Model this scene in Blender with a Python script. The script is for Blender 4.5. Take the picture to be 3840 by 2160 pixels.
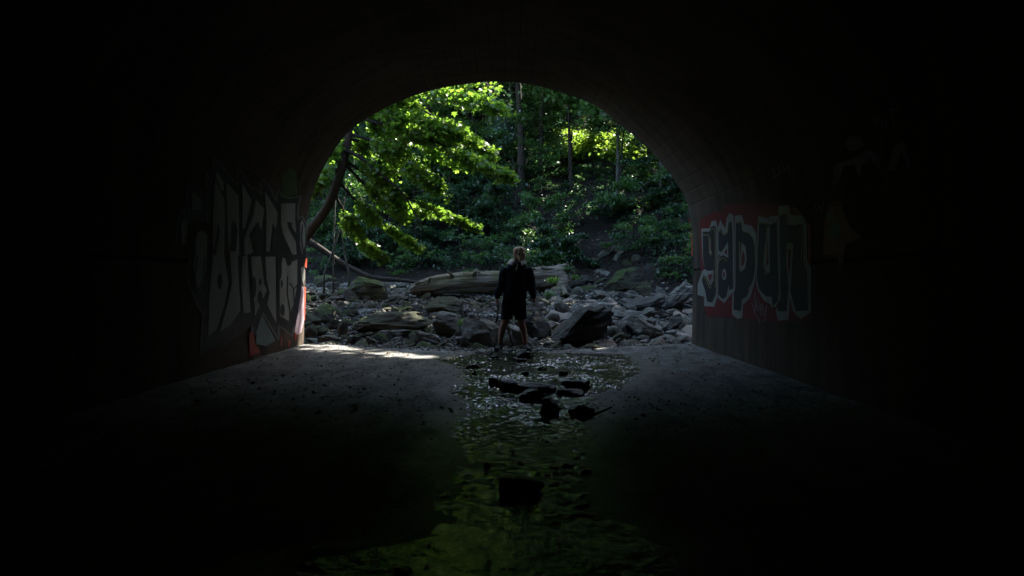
import bpy, bmesh, math, random
import numpy as np
from mathutils import Vector, Matrix, noise, geometry

for o in list(bpy.data.objects): bpy.data.objects.remove(o)
random.seed(7); RNG = np.random.default_rng(7)
S = bpy.context.scene; COL = S.collection
R = math.radians

# ------------------------------------------------------------------ camera, light, exposure
F = 2700.0; CX = 1920.0; HY = 1055.0; CAMZ = 1.21      # photograph pixels (3840 wide), horizon row, eye height
cd = bpy.data.cameras.new('camera'); cam = bpy.data.objects.new('camera', cd); COL.objects.link(cam)
cam.location = (0, 0, CAMZ); cam.rotation_euler = (R(90), 0, 0)
cd.sensor_width = 36; cd.lens = 36 * F / 3840; cd.shift_y = (HY - 1080) / 3840
cd.clip_start = .05; cd.clip_end = 600; S.camera = cam
SUN_AZ, SUN_EL = R(38), R(50)                          # azimuth clockwise from +Y, elevation
SD = np.array([math.sin(SUN_AZ) * math.cos(SUN_EL), math.cos(SUN_AZ) * math.cos(SUN_EL), math.sin(SUN_EL)])
W = bpy.data.worlds.new('World'); S.world = W; W.use_nodes = True
nt = W.node_tree; nt.nodes.clear()
sky = nt.nodes.new('ShaderNodeTexSky'); sky.sky_type = 'NISHITA'; sky.sun_disc = False
sky.sun_elevation = SUN_EL; sky.sun_rotation = SUN_AZ; sky.air_density = 1.0; sky.dust_density = 1.0
bg = nt.nodes.new('ShaderNodeBackground'); bg.inputs[1].default_value = .15
wo = nt.nodes.new('ShaderNodeOutputWorld')
nt.links.new(sky.outputs[0], bg.inputs[0]); nt.links.new(bg.outputs[0], wo.inputs[0])
sl = bpy.data.lights.new('sun', 'SUN'); sl.energy = 5.0; sl.angle = R(.5); sl.color = (1, .93, .80)
so = bpy.data.objects.new('sun', sl); COL.objects.link(so)
so.rotation_euler = Vector(SD).to_track_quat('Z', 'Y').to_euler()
so.location = Vector(SD) * 60
S.view_settings.view_transform = 'Standard'; S.view_settings.look = 'None'
S.view_settings.gamma = 1.0; S.view_settings.exposure = 2.65
S.view_settings.use_curve_mapping = False
S.render.engine = 'CYCLES'
S.cycles.use_denoising = True; S.cycles.denoiser = 'OPENIMAGEDENOISE'; S.cycles.denoising_prefilter = 'ACCURATE'; S.cycles.denoising_input_passes = 'RGB_ALBEDO_NORMAL'
S.cycles.max_bounces = 7; S.cycles.diffuse_bounces = 4; S.cycles.glossy_bounces = 2
S.cycles.transmission_bounces = 4; S.cycles.transparent_max_bounces = 6
S.cycles.sample_clamp_indirect = 4.0; S.cycles.caustics_reflective = False; S.cycles.caustics_refractive = False

# ------------------------------------------------------------------ helpers
def tag(o, label=None, cat=None, group=None, kind=None):
    if label: o['label'] = label
    if cat: o['category'] = cat
    if group: o['group'] = group
    if kind: o['kind'] = kind
    return o
def link(name, me, parent=None):
    o = bpy.data.objects.new(name, me); COL.objects.link(o)
    if parent: o.parent = parent
    return o
def empty(name, loc=(0, 0, 0)):
    o = bpy.data.objects.new(name, None); COL.objects.link(o); o.location = loc; o.empty_display_size = .2
    return o
def npmesh(name, V, Fc, mat=None, smooth=False):
    """V (n,3); Fc (m,k) array of equal-sized faces, or a list of such arrays"""
    if not isinstance(Fc, list): Fc = [Fc]
    Fc = [np.asarray(f, dtype=np.int32) for f in Fc if len(f)]
    me = bpy.data.meshes.new(name)
    V = np.asarray(V, dtype=np.float32)
    me.vertices.add(len(V)); me.vertices.foreach_set('co', V.ravel())
    tot = np.concatenate([np.full(len(f), f.shape[1], dtype=np.int32) for f in Fc])
    idx = np.concatenate([f.ravel() for f in Fc])
    start = np.concatenate([[0], np.cumsum(tot)[:-1]]).astype(np.int32)
    me.loops.add(len(idx)); me.loops.foreach_set('vertex_index', idx)
    me.polygons.add(len(tot)); me.polygons.foreach_set('loop_start', start); me.polygons.foreach_set('loop_total', tot)
    me.update(calc_edges=True); me.validate()
    if smooth: me.polygons.foreach_set('use_smooth', np.ones(len(me.polygons), dtype=bool))
    if mat: me.materials.append(mat)
    return me
def sub_origin(o, V, base):
    o.location = base
def P(px, py, d):                                       # a photograph pixel at depth d -> world point
    return np.array([(px - CX) * d / F, d, CAMZ - (py - HY) * d / F])
def sstep(a, b, x):
    t = np.clip((x - a) / (b - a), 0, 1); return t * t * (3 - 2 * t)

def vnoise(x, y, s=1.0, seed=0):
    """smooth value noise on arrays"""
    x = np.asarray(x, float) * s + seed * 17.3; y = np.asarray(y, float) * s + seed * 9.1
    xi = np.floor(x).astype(np.int64); yi = np.floor(y).astype(np.int64); fx = x - xi; fy = y - yi
    def h(a, b):
        n = (a * 374761393 + b * 668265263 + seed * 1442695) & 0x7fffffff
        n = ((n ^ (n >> 13)) * 1274126177) & 0x7fffffff
        return ((n ^ (n >> 16)) & 0xffff) / 65535.0
    fx = fx * fx * (3 - 2 * fx); fy = fy * fy * (3 - 2 * fy)
    return (h(xi, yi) * (1 - fx) + h(xi + 1, yi) * fx) * (1 - fy) + (h(xi, yi + 1) * (1 - fx) + h(xi + 1, yi + 1) * fx) * fy - .5
def fbm(x, y, s, seed=0, o=3):
    r = 0
    for k in range(o): r = r + vnoise(x, y, s * 2 ** k, seed + k) / 2 ** k
    return r

# ------------------------------------------------------------------ materials
def newmat(name):
    m = bpy.data.materials.new(name); m.use_nodes = True
    n = m.node_tree; n.nodes.clear(); out = n.nodes.new('ShaderNodeOutputMaterial')
    return m, n, out
def nd(n, t, **k):
    x = n.nodes.new(t)
    for a, v in k.items():
        if a.startswith('i_'): x.inputs[a[2:].replace('_', ' ')].default_value = v
        else: setattr(x, a, v)
    return x
def ramp(n, fac, stops):
    r = n.nodes.new('ShaderNodeValToRGB'); e = r.color_ramp.elements
    while len(e) < len(stops): e.new(.5)
    for k, (p, c) in enumerate(stops): e[k].position = p; e[k].color = (*c, 1)
    n.links.new(fac, r.inputs[0]); return r.outputs[0]
def coord(n, kind='Object', scale=(1, 1, 1)):
    tc = n.nodes.new('ShaderNodeTexCoord'); mp = n.nodes.new('ShaderNodeMapping'); mp.inputs['Scale'].default_value = scale
    n.links.new(tc.outputs[kind], mp.inputs[0]); return mp.outputs[0]
def worldpos(n, scale=(1, 1, 1)):
    g = n.nodes.new('ShaderNodeNewGeometry'); mp = n.nodes.new('ShaderNodeMapping'); mp.inputs['Scale'].default_value = scale
    n.links.new(g.outputs['Position'], mp.inputs[0]); return mp.outputs[0]
def noise_(n, vec, scale, detail=5, rough=.6):
    x = nd(n, 'ShaderNodeTexNoise', i_Scale=scale, i_Detail=detail, i_Roughness=rough); n.links.new(vec, x.inputs['Vector']); return x.outputs['Fac']
def mixc(n, fac, a, b, mode='MIX'):
    m = n.nodes.new('ShaderNodeMix'); m.data_type = 'RGBA'; m.blend_type = mode
    for s, v in ((0, fac), (6, a), (7, b)):
        if hasattr(v, 'is_linked') or hasattr(v, 'links'): n.links.new(v, m.inputs[s])
        elif isinstance(v, (int, float)): m.inputs[s].default_value = v
        else: m.inputs[s].default_value = (*v, 1)
    return m.outputs[2]
def bump(n, h, strength, dist, nrm=None):
    b = nd(n, 'ShaderNodeBump', i_Strength=strength, i_Distance=dist); n.links.new(h, b.inputs['Height'])
    if nrm: n.links.new(nrm, b.inputs['Normal'])
    return b.outputs[0]
def surf(name, col, rough=.8, build=None, spec=.3):
    m, n, out = newmat(name); p = nd(n, 'ShaderNodeBsdfPrincipled'); n.links.new(p.outputs[0], out.inputs[0])
    p.inputs['Base Color'].default_value = (*col, 1); p.inputs['Roughness'].default_value = rough
    p.inputs['Specular IOR Level'].default_value = spec
    if build: build(n, p)
    return m
L = lambda n, a, b: n.links.new(a, b)

def _rock(c1, c2, c3, moss=0.0, stripes=0.0):
    def b(n, p):
        v = coord(n); a = noise_(n, v, 2.2); f = noise_(n, v, 14, 8, .7)
        c = ramp(n, a, [(.3, c1), (.5, c2), (.72, c3)])
        c = mixc(n, .55, c, ramp(n, f, [(.3, (.35, .35, .35)), (.7, (1.2, 1.2, 1.2))]), 'MULTIPLY')
        oi = n.nodes.new('ShaderNodeObjectInfo')
        c = mixc(n, .8, c, ramp(n, oi.outputs['Random'], [(0, (.62, .58, .50)), (.5, (1, .95, .84)), (1, (1.25, 1.25, 1.18))]), 'MULTIPLY')
        if stripes:
            vs = coord(n, 'Object', (3, 3, 26)); st = noise_(n, vs, 1.6, 4)
            c = mixc(n, stripes, c, ramp(n, st, [(.4, (.35, .35, .35)), (.6, (1.3, 1.3, 1.3))]), 'MULTIPLY')
        if moss:
            g = n.nodes.new('ShaderNodeNewGeometry'); sp = n.nodes.new('ShaderNodeSeparateXYZ'); L(n, g.outputs['Normal'], sp.inputs[0])
            mm = nd(n, 'ShaderNodeMath', operation='MULTIPLY_ADD'); L(n, sp.outputs['Z'], mm.inputs[0]); mm.inputs[1].default_value = .5
            L(n, noise_(n, v, 3.5), mm.inputs[2])
            k = ramp(n, mm.outputs[0], [(.62, (0, 0, 0)), (.85, (moss, moss, moss))])
            c = mixc(n, k, c, (.045, .07, .015))
        L(n, c, p.inputs['Base Color'])
        vs = coord(n, 'Object', (1, 1, 3.2)); w = noise_(n, vs, 4, 8, .65)
        nb = bump(n, w, .9, .06); nb = bump(n, f, .6, .012, nb); L(n, nb, p.inputs['Normal'])
    return b
M = {}
M['rock'] = surf('grey_shale', (.25,) * 3, .8, _rock((.09, .085, .072), (.17, .165, .145), (.32, .32, .30)))
M['rock_dark'] = surf('dark_boulder', (.1,) * 3, .75, _rock((.03, .03, .028), (.06, .06, .055), (.12, .115, .10)))
M['rock_moss'] = surf('mossy_boulder', (.1,) * 3, .9, _rock((.06, .06, .05), (.11, .11, .09), (.17, .165, .15), moss=.9))
M['rock_brown'] = surf('brown_slab', (.15,) * 3, .85, _rock((.05, .043, .032), (.09, .08, .06), (.16, .15, .12), moss=.35))
M['rock_stripe'] = surf('banded_slab', (.3,) * 3, .8, _rock((.18, .18, .17), (.26, .26, .25), (.36, .36, .35), stripes=.9))
M['rock_pink'] = surf('pinkish_cobble', (.3,) * 3, .8, _rock((.25, .20, .17), (.34, .28, .25), (.40, .36, .33)))
M['rock_wet'] = surf('wet_stone', (.03,) * 3, .35, _rock((.012, .012, .014), (.025, .025, .028), (.05, .05, .055)), spec=.5)

def _pebble(n, p):
    g = n.nodes.new('ShaderNodeNewGeometry'); f = noise_(n, worldpos(n), 30)
    c = ramp(n, g.outputs['Random Per Island'], [(0, (.05, .048, .04)), (.4, (.11, .105, .088)), (.8, (.19, .185, .165)), (1, (.36, .36, .34))])
    c = mixc(n, .5, c, ramp(n, f, [(.3, (.5, .5, .5)), (.7, (1.2, 1.2, 1.2))]), 'MULTIPLY'); L(n, c, p.inputs['Base Color'])
    L(n, bump(n, f, .6, .01), p.inputs['Normal'])
M['pebble'] = surf('pebble_stone', (.25,) * 3, .8, _pebble)

def _soil(n, p):
    v = worldpos(n); a = noise_(n, v, 1.2); f = noise_(n, v, 18, 8, .75)
    c = ramp(n, a, [(.35, (.015, .012, .010)), (.6, (.036, .029, .024)), (.8, (.055, .046, .036))])
    c = mixc(n, .8, c, ramp(n, f, [(.35, (.4, .4, .4)), (.62, (1.1, 1.05, 1)), (.72, (2.6, 2.3, 1.8))]), 'MULTIPLY'); L(n, c, p.inputs['Base Color'])
    L(n, bump(n, f, 1, .05), p.inputs['Normal'])
M['soil'] = surf('forest_soil', (.05,) * 3, .95, _soil)

def _concrete(tint, wet=False):
    def b(n, p):
        v = worldpos(n); a = noise_(n, v, .7, 6); st = noise_(n, worldpos(n, (1, 3, .35)), 1.3, 6, .7); f = noise_(n, v, 35, 8, .7)
        c = ramp(n, a, [(.3, tuple(x * .55 for x in tint)), (.6, tint), (.8, tuple(min(x * 1.35, 1) for x in tint))])
        c = mixc(n, .75, c, ramp(n, st, [(.38, (.35, .34, .32)), (.55, (1, 1, 1)), (.75, (1.25, 1.2, 1.1))]), 'MULTIPLY')
        c = mixc(n, .5, c, ramp(n, f, [(.3, (.55, .55, .55)), (.7, (1.2, 1.2, 1.2))]), 'MULTIPLY')
        pit = nd(n, 'ShaderNodeTexVoronoi', i_Scale=14.0, feature='F1'); L(n, v, pit.inputs['Vector'])
        pk = ramp(n, pit.outputs['Distance'], [(.08, (.25, .25, .25)), (.16, (1, 1, 1))]); c = mixc(n, .5, c, pk, 'MULTIPLY')
        L(n, c, p.inputs['Base Color']); nb = bump(n, st, .5, .02); nb = bump(n, f, .5, .006, nb); nb = bump(n, pk, .5, .004, nb); L(n, nb, p.inputs['Normal'])
    return b
M['concrete'] = surf('tunnel_concrete', (.2,) * 3, .85, _concrete((.105, .073, .052)))
def _floor(n, p):
    v = worldpos(n); a = noise_(n, v, 1.1, 6); f = noise_(n, v, 26, 8, .75); s = noise_(n, worldpos(n, (1, .35, 1)), 5, 6, .7)
    c = ramp(n, a, [(.3, (.13, .125, .12)), (.7, (.24, .235, .23))])
    c = mixc(n, .8, c, ramp(n, s, [(.38, (.25, .24, .23)), (.52, (1, 1, 1)), (.68, (1.4, 1.4, 1.4))]), 'MULTIPLY')
    c = mixc(n, .8, c, ramp(n, f, [(.40, (.15, .15, .15)), (.52, (1, 1, 1)), (.72, (1.6, 1.6, 1.6))]), 'MULTIPLY')
    at = nd(n, 'ShaderNodeAttribute', attribute_name='wet')           # how wet the concrete is beside the stream
    c = mixc(n, at.outputs['Fac'], c, mixc(n, 1.0, c, (.35, .35, .36), 'MULTIPLY')); L(n, c, p.inputs['Base Color'])
    mr = nd(n, 'ShaderNodeMapRange'); L(n, at.outputs['Fac'], mr.inputs[0]); mr.inputs[3].default_value = .8; mr.inputs[4].default_value = .42
    L(n, mr.outputs[0], p.inputs['Roughness'])
    nb = bump(n, s, .5, .03); nb = bump(n, f, .9, .012, nb); L(n, nb, p.inputs['Normal'])
M['floor'] = surf('sandy_concrete', (.2,) * 3, .8, _floor)

def _water():
    m, n, out = newmat('stream_water')
    v = worldpos(n, (1, 1, 1)); a = noise_(n, worldpos(n, (1, .8, 1)), 24, 3, .6); b = noise_(n, v, 6, 2, .5)
    nb = bump(n, b, .3, .02); nb = bump(n, a, .6, .010, nb)
    gl = nd(n, 'ShaderNodeBsdfGlossy', i_Roughness=.10); L(n, nb, gl.inputs['Normal'])
    tr = nd(n, 'ShaderNodeBsdfTransparent', i_Color=(.72, .74, .66, 1))
    fr = nd(n, 'ShaderNodeFresnel', i_IOR=1.35); L(n, nb, fr.inputs['Normal'])
    mx = nd(n, 'ShaderNodeMixShader'); L(n, fr.outputs[0], mx.inputs[0]); L(n, tr.outputs[0], mx.inputs[1]); L(n, gl.outputs[0], mx.inputs[2])
    L(n, mx.outputs[0], out.inputs[0]); return m
M['water'] = _water()

def leafmat(name, c0, c1, tr0, tr1, gloss=.06, mixf=.5):
    m, n, out = newmat(name); g = n.nodes.new('ShaderNodeNewGeometry')
    rp = g.outputs['Random Per Island']
    d = nd(n, 'ShaderNodeBsdfDiffuse'); L(n, ramp(n, rp, [(0, c0), (1, c1)]), d.inputs[0])
    t = nd(n, 'ShaderNodeBsdfTranslucent'); L(n, ramp(n, rp, [(0, tr0), (1, tr1)]), t.inputs[0])
    a = nd(n, 'ShaderNodeMixShader'); a.inputs[0].default_value = mixf; L(n, d.outputs[0], a.inputs[1]); L(n, t.outputs[0], a.inputs[2])
    s = nd(n, 'ShaderNodeBsdfGlossy', i_Roughness=.38); b = nd(n, 'ShaderNodeMixShader'); b.inputs[0].default_value = gloss
    L(n, a.outputs[0], b.inputs[1]); L(n, s.outputs[0], b.inputs[2]); L(n, b.outputs[0], out.inputs[0]); return m
M['leaf_maple'] = leafmat('maple_leaf', (.07, .15, .02), (.12, .22, .035), (.17, .34, .03), (.28, .47, .05), gloss=.05, mixf=.55)
M['leaf_far'] = leafmat('forest_leaf', (.05, .11, .035), (.09, .18, .055), (.09, .21, .04), (.15, .30, .055), gloss=.07)
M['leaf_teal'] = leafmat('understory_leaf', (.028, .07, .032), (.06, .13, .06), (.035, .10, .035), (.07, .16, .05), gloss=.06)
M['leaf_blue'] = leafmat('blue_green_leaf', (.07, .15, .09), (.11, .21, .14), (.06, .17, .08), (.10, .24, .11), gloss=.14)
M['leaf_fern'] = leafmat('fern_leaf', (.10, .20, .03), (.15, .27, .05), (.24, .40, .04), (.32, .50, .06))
M['leaf_dead'] = leafmat('fallen_leaf', (.08, .055, .03), (.16, .12, .07), (.05, .03, .01), (.08, .05, .02))

def _bark(c1, c2, moss=0):
    def b(n, p):
        v = worldpos(n, (6, 6, .9)); a = noise_(n, v, 3.5, 8, .7); q = noise_(n, worldpos(n), 2)
        c = ramp(n, a, [(.35, c1), (.65, c2)])
        if moss: c = mixc(n, ramp(n, q, [(.5, (0, 0, 0)), (.62, (moss,) * 3)]), c, (.05, .075, .02))
        L(n, c, p.inputs['Base Color']); L(n, bump(n, a, 1, .03), p.inputs['Normal'])
    return b
M['bark'] = surf('dark_bark', (.06,) * 3, .9, _bark((.014, .011, .009), (.055, .046, .038)))
M['bark_brown'] = surf('smooth_brown_bark', (.08,) * 3, .85, _bark((.045, .034, .024), (.085, .066, .048)))
M['bark_pale'] = surf('pale_bark', (.2,) * 3, .9, _bark((.03, .028, .024), (.15, .145, .13), moss=.5))
def _logm(n, p):
    v = worldpos(n, (.55, 1, 5.5)); a = noise_(n, v, 4, 9, .72); q = noise_(n, worldpos(n), 1.8, 5)
    c = ramp(n, a, [(.34, (.05, .04, .03)), (.52, (.20, .17, .13)), (.72, (.42, .37, .30))])
    c = mixc(n, ramp(n, q, [(.48, (0, 0, 0)), (.66, (.6, .6, .6))]), c, (.10, .11, .03))
    L(n, c, p.inputs['Base Color']); L(n, bump(n, a, 1, .05), p.inputs['Normal'])
M['log'] = surf('weathered_wood', (.25,) * 3, .85, _logm)

def cloth(name, c, sc=90, st=.3):
    def b(n, p):
        f = noise_(n, coord(n), sc, 4); w = noise_(n, coord(n, 'Object', (1, 1, .5)), 9, 3)
        L(n, mixc(n, .5, c, ramp(n, w, [(.3, (.7, .7, .7)), (.7, (1.15, 1.15, 1.15))]), 'MULTIPLY'), p.inputs['Base Color'])
        nb = bump(n, w, .6, .02); L(n, bump(n, f, st, .002, nb), p.inputs['Normal'])
    return surf(name, c, .95, b, spec=.1)
M['hoodie'] = cloth('black_fleece', (.012, .012, .017)); M['shorts'] = cloth('black_cotton', (.009, .009, .010))
M['mask'] = cloth('beige_canvas', (.48, .37, .23)); M['collar'] = cloth('cream_canvas', (.42, .40, .33))
M['skin'] = surf('skin', (.32, .17, .115), .55); M['shoe'] = surf('black_shoe', (.012, .012, .016), .5)
M['sole'] = surf('dark_rubber', (.02,) * 3, .7); M['hole'] = surf('dark_opening', (.004,) * 3, 1)
M['steel'] = surf('dark_steel', (.10, .10, .11), .4)
def paint(name, c):
    def b(n, p):
        v = worldpos(n); f = noise_(n, v, 9, 8, .75); q = noise_(n, worldpos(n, (1, 1, .5)), 2.2, 5)
        k = mixc(n, .55, c, ramp(n, q, [(.3, (.55, .55, .55)), (.7, (1.15, 1.15, 1.15))]), 'MULTIPLY')
        L(n, mixc(n, ramp(n, f, [(.60, (0, 0, 0)), (.70, (.8, .8, .8))]), k, (.14, .12, .10)), p.inputs['Base Color'])
    return surf(name, c, .6, b)
M['p_white'] = paint('white_paint', (.30, .31, .285)); M['p_grey'] = paint('grey_paint', (.15, .155, .15)); M['p_black'] = paint('black_paint', (.022, .022, .026))
M['p_char'] = paint('charcoal_paint', (.013, .013, .018)); M['p_red'] = paint('red_paint', (.15, .010, .014)); M['p_orange'] = paint('orange_edge', (.50, .08, .035))
M['p_teal'] = paint('teal_paint', (.12, .17, .18)); M['p_pink'] = paint('sunlit_pink_paint', (.50, .38, .44)); M['p_yel'] = paint('yellow_paint', (.42, .36, .14))
M['p_run'] = paint('dull_red_paint', (.30, .035, .02)); M['p_dull'] = paint('dull_orange_paint', (.16, .04, .02)); M['p_faint'] = paint('dark_grey_paint', (.10, .10, .095))
M['p_green'] = paint('green_paint', (.05, .09, .03))

# ------------------------------------------------------------------ terrain
PR = np.array([(5.9, 12.0), (4.9, 16.5), (3.7, 18.4), (2.2, 20.4), (-.6, 22.3), (-5, 24.5), (-12, 27.5), (-60, 40)])
PL = np.array([(-4.5, 12.0), (-5.3, 16.5), (-6.6, 19.5), (-9.5, 22), (-16, 25), (-60, 36)])
def sdist(x, y, PP, sign):
    x = np.asarray(x, float); y = np.asarray(y, float)
    best = np.full(x.shape, 1e9); sg = np.zeros(x.shape)
    for a, b in zip(PP[:-1], PP[1:]):
        d = b - a; l = d @ d
        t = np.clip(((x - a[0]) * d[0] + (y - a[1]) * d[1]) / l, 0, 1)
        ex = x - a[0] - t * d[0]; ey = y - a[1] - t * d[1]; dd = np.hypot(ex, ey)
        c = d[0] * ey - d[1] * ex; up = dd < best; best = np.where(up, dd, best); sg = np.where(up, np.sign(c), sg)
    return best * sg * sign
def gz(x, y, rough=True):
    x = np.asarray(x, float); y = np.asarray(y, float)
    bed = np.where(y < 12.8, -.04, -.04 + .125 * (y - 12.8)); bed = np.minimum(bed, 1.0 + .06 * (y - 21.5)); bed = np.where(y < 12.8, -.04, bed)
    dr = np.maximum(sdist(x, y, PR, -1), 0); dl = np.maximum(sdist(x, y, PL, 1), 0)
    h = bed + np.where(dr < 3.5, .50 * dr, 1.75 + .78 * (dr - 3.5)) + np.where(dl < 6, .42 * dl, 2.52 + .7 * (dl - 6))
    h = np.where(h > 26, 26 + (h - 26) * .15, h)
    if rough:
        k = np.clip((dr + dl) / 4, .12, 1); h = h + k * (fbm(x, y, .35, 3, 4) * .9) + fbm(x, y, 2.2, 9, 3) * .06
    return h
def hit(px, py, dmin=12.45, dmax=90):
    dx = (px - CX) / F; dz = -(py - HY) / F
    t = np.arange(dmin, dmax, .05); z = CAMZ + dz * t; g = gz(dx * t, t, False)
    w = np.where(z <= g)[0]; d = t[w[0]] if len(w) else dmax
    return d
def inner_grid(xs, ys, zf):
    X, Y = np.meshgrid(xs, ys); Z = zf(X, Y); V = np.stack([X.ravel(), Y.ravel(), Z.ravel()], 1)
    nx, ny = len(xs), len(ys); i = np.arange(nx * ny).reshape(ny, nx)
    Q = np.stack([i[:-1, :-1].ravel(), i[:-1, 1:].ravel(), i[1:, 1:].ravel(), i[1:, :-1].ravel()], 1)
    return V, Q
xs = np.concatenate([np.arange(-70, -14, 1.5), np.arange(-14, 14, .16), np.arange(14, 72, 1.5)])
ys = np.concatenate([np.arange(12.2, 30, .14), np.arange(30, 50, .5), np.arange(50, 130, 3)])
V, Q = inner_grid(xs, ys, gz)
g = link('ground', npmesh('ground', V, Q, M['soil'], True)); tag(g, 'rocky creek bed rising into steep dark soil slopes', None, None, 'structure')
def emb(X, Y): return np.where(Y > 13.15, 6.5, 7.2 + 0 * X) + fbm(X, Y, .3, 5) * .4
V, Q = inner_grid(np.arange(-90, 91, 2.5), np.arange(-90, 12.35, 2.5), lambda X, Y: 7.4 + fbm(X, Y, .3, 5) * .4)
e = link('embankment', npmesh('embankment', V, Q, M['soil'], True)); tag(e, 'earth embankment that the tunnel runs through', None, None, 'structure')

# ------------------------------------------------------------------ tunnel
YE = 12.4
prof_px = [(1143, 1335), (1145, 1290), (1147, 1170), (1150, 1050), (1155, 900), (1161, 805), (1178, 730), (1207, 656), (1267, 552), (1341, 474), (1490, 390), (1640, 340), (1770, 318),
           (1860, 312), (1960, 319), (2087, 346), (2236, 405), (2385, 522), (2460, 596), (2534, 693), (2571, 760), (2585, 830), (2593, 894), (2592, 1050), (2591, 1170), (2590, 1297), (2590, 1340)]
PP = np.array([((x - CX) * YE / F, CAMZ - (y - HY) * YE / F) for x, y in prof_px])
def catmull(Pt, n):
    out = []
    Q = np.vstack([2 * Pt[0] - Pt[1], Pt, 2 * Pt[-1] - Pt[-2]])
    for i in range(1, len(Q) - 2):
        for k in range(n):
            t = k / n
            out.append(.5 * ((2 * Q[i]) + (-Q[i - 1] + Q[i + 1]) * t + (2 * Q[i - 1] - 5 * Q[i] + 4 * Q[i + 1] - Q[i + 2]) * t * t + (-Q[i - 1] + 3 * Q[i] - 3 * Q[i + 1] + Q[i + 2]) * t ** 3))
    out.append(Q[-2]); return np.array(out)
PC = catmull(PP, 8)
# resample by arc length
seg = np.hypot(*np.diff(PC, axis=0).T); acc = np.concatenate([[0], np.cumsum(seg)])
def pc_at(s): return np.array([np.interp(s, acc, PC[:, 0]), np.interp(s, acc, PC[:, 1])])
def pc_n(s):
    a = pc_at(max(s - .05, 0)); b = pc_at(min(s + .05, acc[-1])); d = b - a; d /= np.hypot(*d); return np.array([d[1], -d[0]])   # points inward
def wallhit(px, py):
    """where the sight line through a photograph pixel meets the tunnel shell: (depth, arc position)"""
    dx = (px - CX) / F; dz = -(py - HY) / F; best = None
    o = np.array([0, CAMZ]); r = np.array([dx, dz])
    for i in range(len(PC) - 1):
        a = PC[i]; e_ = PC[i + 1] - a; den = r[0] * e_[1] - r[1] * e_[0]
        if abs(den) < 1e-12: continue
        w = a - o; t = (w[0] * e_[1] - w[1] * e_[0]) / den; u = (w[0] * r[1] - w[1] * r[0]) / den
        if t > 0 and -1e-6 <= u <= 1 + 1e-6 and (best is None or t < best[0]): best = (t, acc[i] + u * seg[i])
    return best
def wallpt(px, py, eps):
    h = wallhit(px, py)
    if h is None: return P(px, py, 13)
    t, s = h; t = min(max(t, .5), YE - .01); p = pc_at(s) + pc_n(s) * eps
    return np.array([p[0], t, p[1]])
TUN = empty('tunnel', (-.27, YE, 0)); tag(TUN, 'dark arched concrete tunnel with graffiti on both side walls', 'tunnel')
def inv(V): V = np.asarray(V, float).copy(); V[:, 0] += .27; V[:, 1] -= YE; return V        # world -> tunnel space
s_left = acc[np.argmin(np.abs(PC[:, 1] - 2.34) + (PC[:, 0] > 0) * 9)]; s_right = acc[np.argmin(np.abs(PC[:, 1] - 2.25) + (PC[:, 0] < 0) * 9)]
def shell(name, s0, s1, groove_z=None, boards=.22):
    st = list(np.arange(s0, s1, .055)) + [s1]; pts = []
    gro = []
    if groove_z is not None:
        k = [s for s in np.arange(s0, s1, .005) if abs(pc_at(s)[1] - groove_z) < .006]
        if k: gro.append((k[0], .022, .03))
    b = s0 + .3
    while boards and b < s1 - .1:
        gro.append((b, .007, .004)); b += boards
    for s in st: pts.append((s, 0.0))
    for s, w, d in gro: pts += [(s - w, 0), (s - w * .5, -d), (s + w * .5, -d), (s + w, 0)]
    pts = [p for p in pts if not (p[1] == 0 and any(abs(p[0] - s) < w * .98 for s, w, d in gro))]
    pts.sort()
    ys_ = np.concatenate([np.arange(-26, 2, 2.0), np.arange(2, YE - .15, .25), [YE - .09, YE - .04, YE]])
    V = []
    for y in ys_:
        ch = max(0, (y - (YE - .09)) / .09)
        for s, d in pts:
            q = pc_at(s); nn = pc_n(s); wv = .010 * noise.noise(Vector((s * .9, y * .35, 3)))
            q = q + nn * (d - .035 * ch + wv); V.append((q[0], y, q[1]))
    n = len(pts); i = np.arange(n * len(ys_)).reshape(len(ys_), n)
    Q = np.stack([i[:-1, :-1].ravel(), i[1:, :-1].ravel(), i[1:, 1:].ravel(), i[:-1, 1:].ravel()], 1)
    me = npmesh(name, inv(V), Q, M['concrete']); me.polygons.foreach_set('use_smooth', np.ones(len(Q), bool)); me.set_sharp_from_angle(angle=R(50))
    return link(name, me, TUN)
shell('side_wall', 0, s_left, 1.43, 0)
shell('vault', s_left, s_right, None)
shell('side_wall', s_right, acc[-1], 1.40, 0)
# head wall round the mouth of the tunnel (a ring between the arch and the outer edge, with thickness)
def headwall():
    pts = [pc_at(s) - pc_n(s) * .036 for s in np.linspace(0, acc[-1], 90)]; outer = []
    for i, q in enumerate(pts):
        t = i / 89; a = math.pi * (1 - t); c = np.array([-.27, 1.6]); d = np.array([math.cos(a), math.sin(a)])
        k = min(30 / max(abs(d[0]), 1e-6), 6.3 / max(abs(d[1]), 1e-6)); outer.append(c + d * k)
    outer[0] = np.array([-30.3, -1]); outer[-1] = np.array([29.7, -1]); V = []
    for q, o in zip(pts, outer): V += [(q[0], YE + .002, q[1]), (o[0], YE + .002, o[1]), (o[0], YE - .8, o[1])]
    Q = []
    for i in range(len(pts) - 1):
        a, b = 3 * i, 3 * i + 3; Q += [(a, a + 1, b + 1, b), (a + 1, a + 2, b + 2, b + 1)]
    return link('head_wall', npmesh('head_wall', inv(V), np.array(Q), M['concrete']), TUN)
headwall()
V = [(-4.6, -26, -.6), (4.2, -26, -.6), (4.2, -26, 6), (-4.6, -26, 6)]
link('light_stop_wall', npmesh('light_stop_wall', inv(V), np.array([(0, 1, 2, 3)]), M['concrete']), TUN)  # added sheet behind the camera that keeps outside light from leaking in
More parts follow.
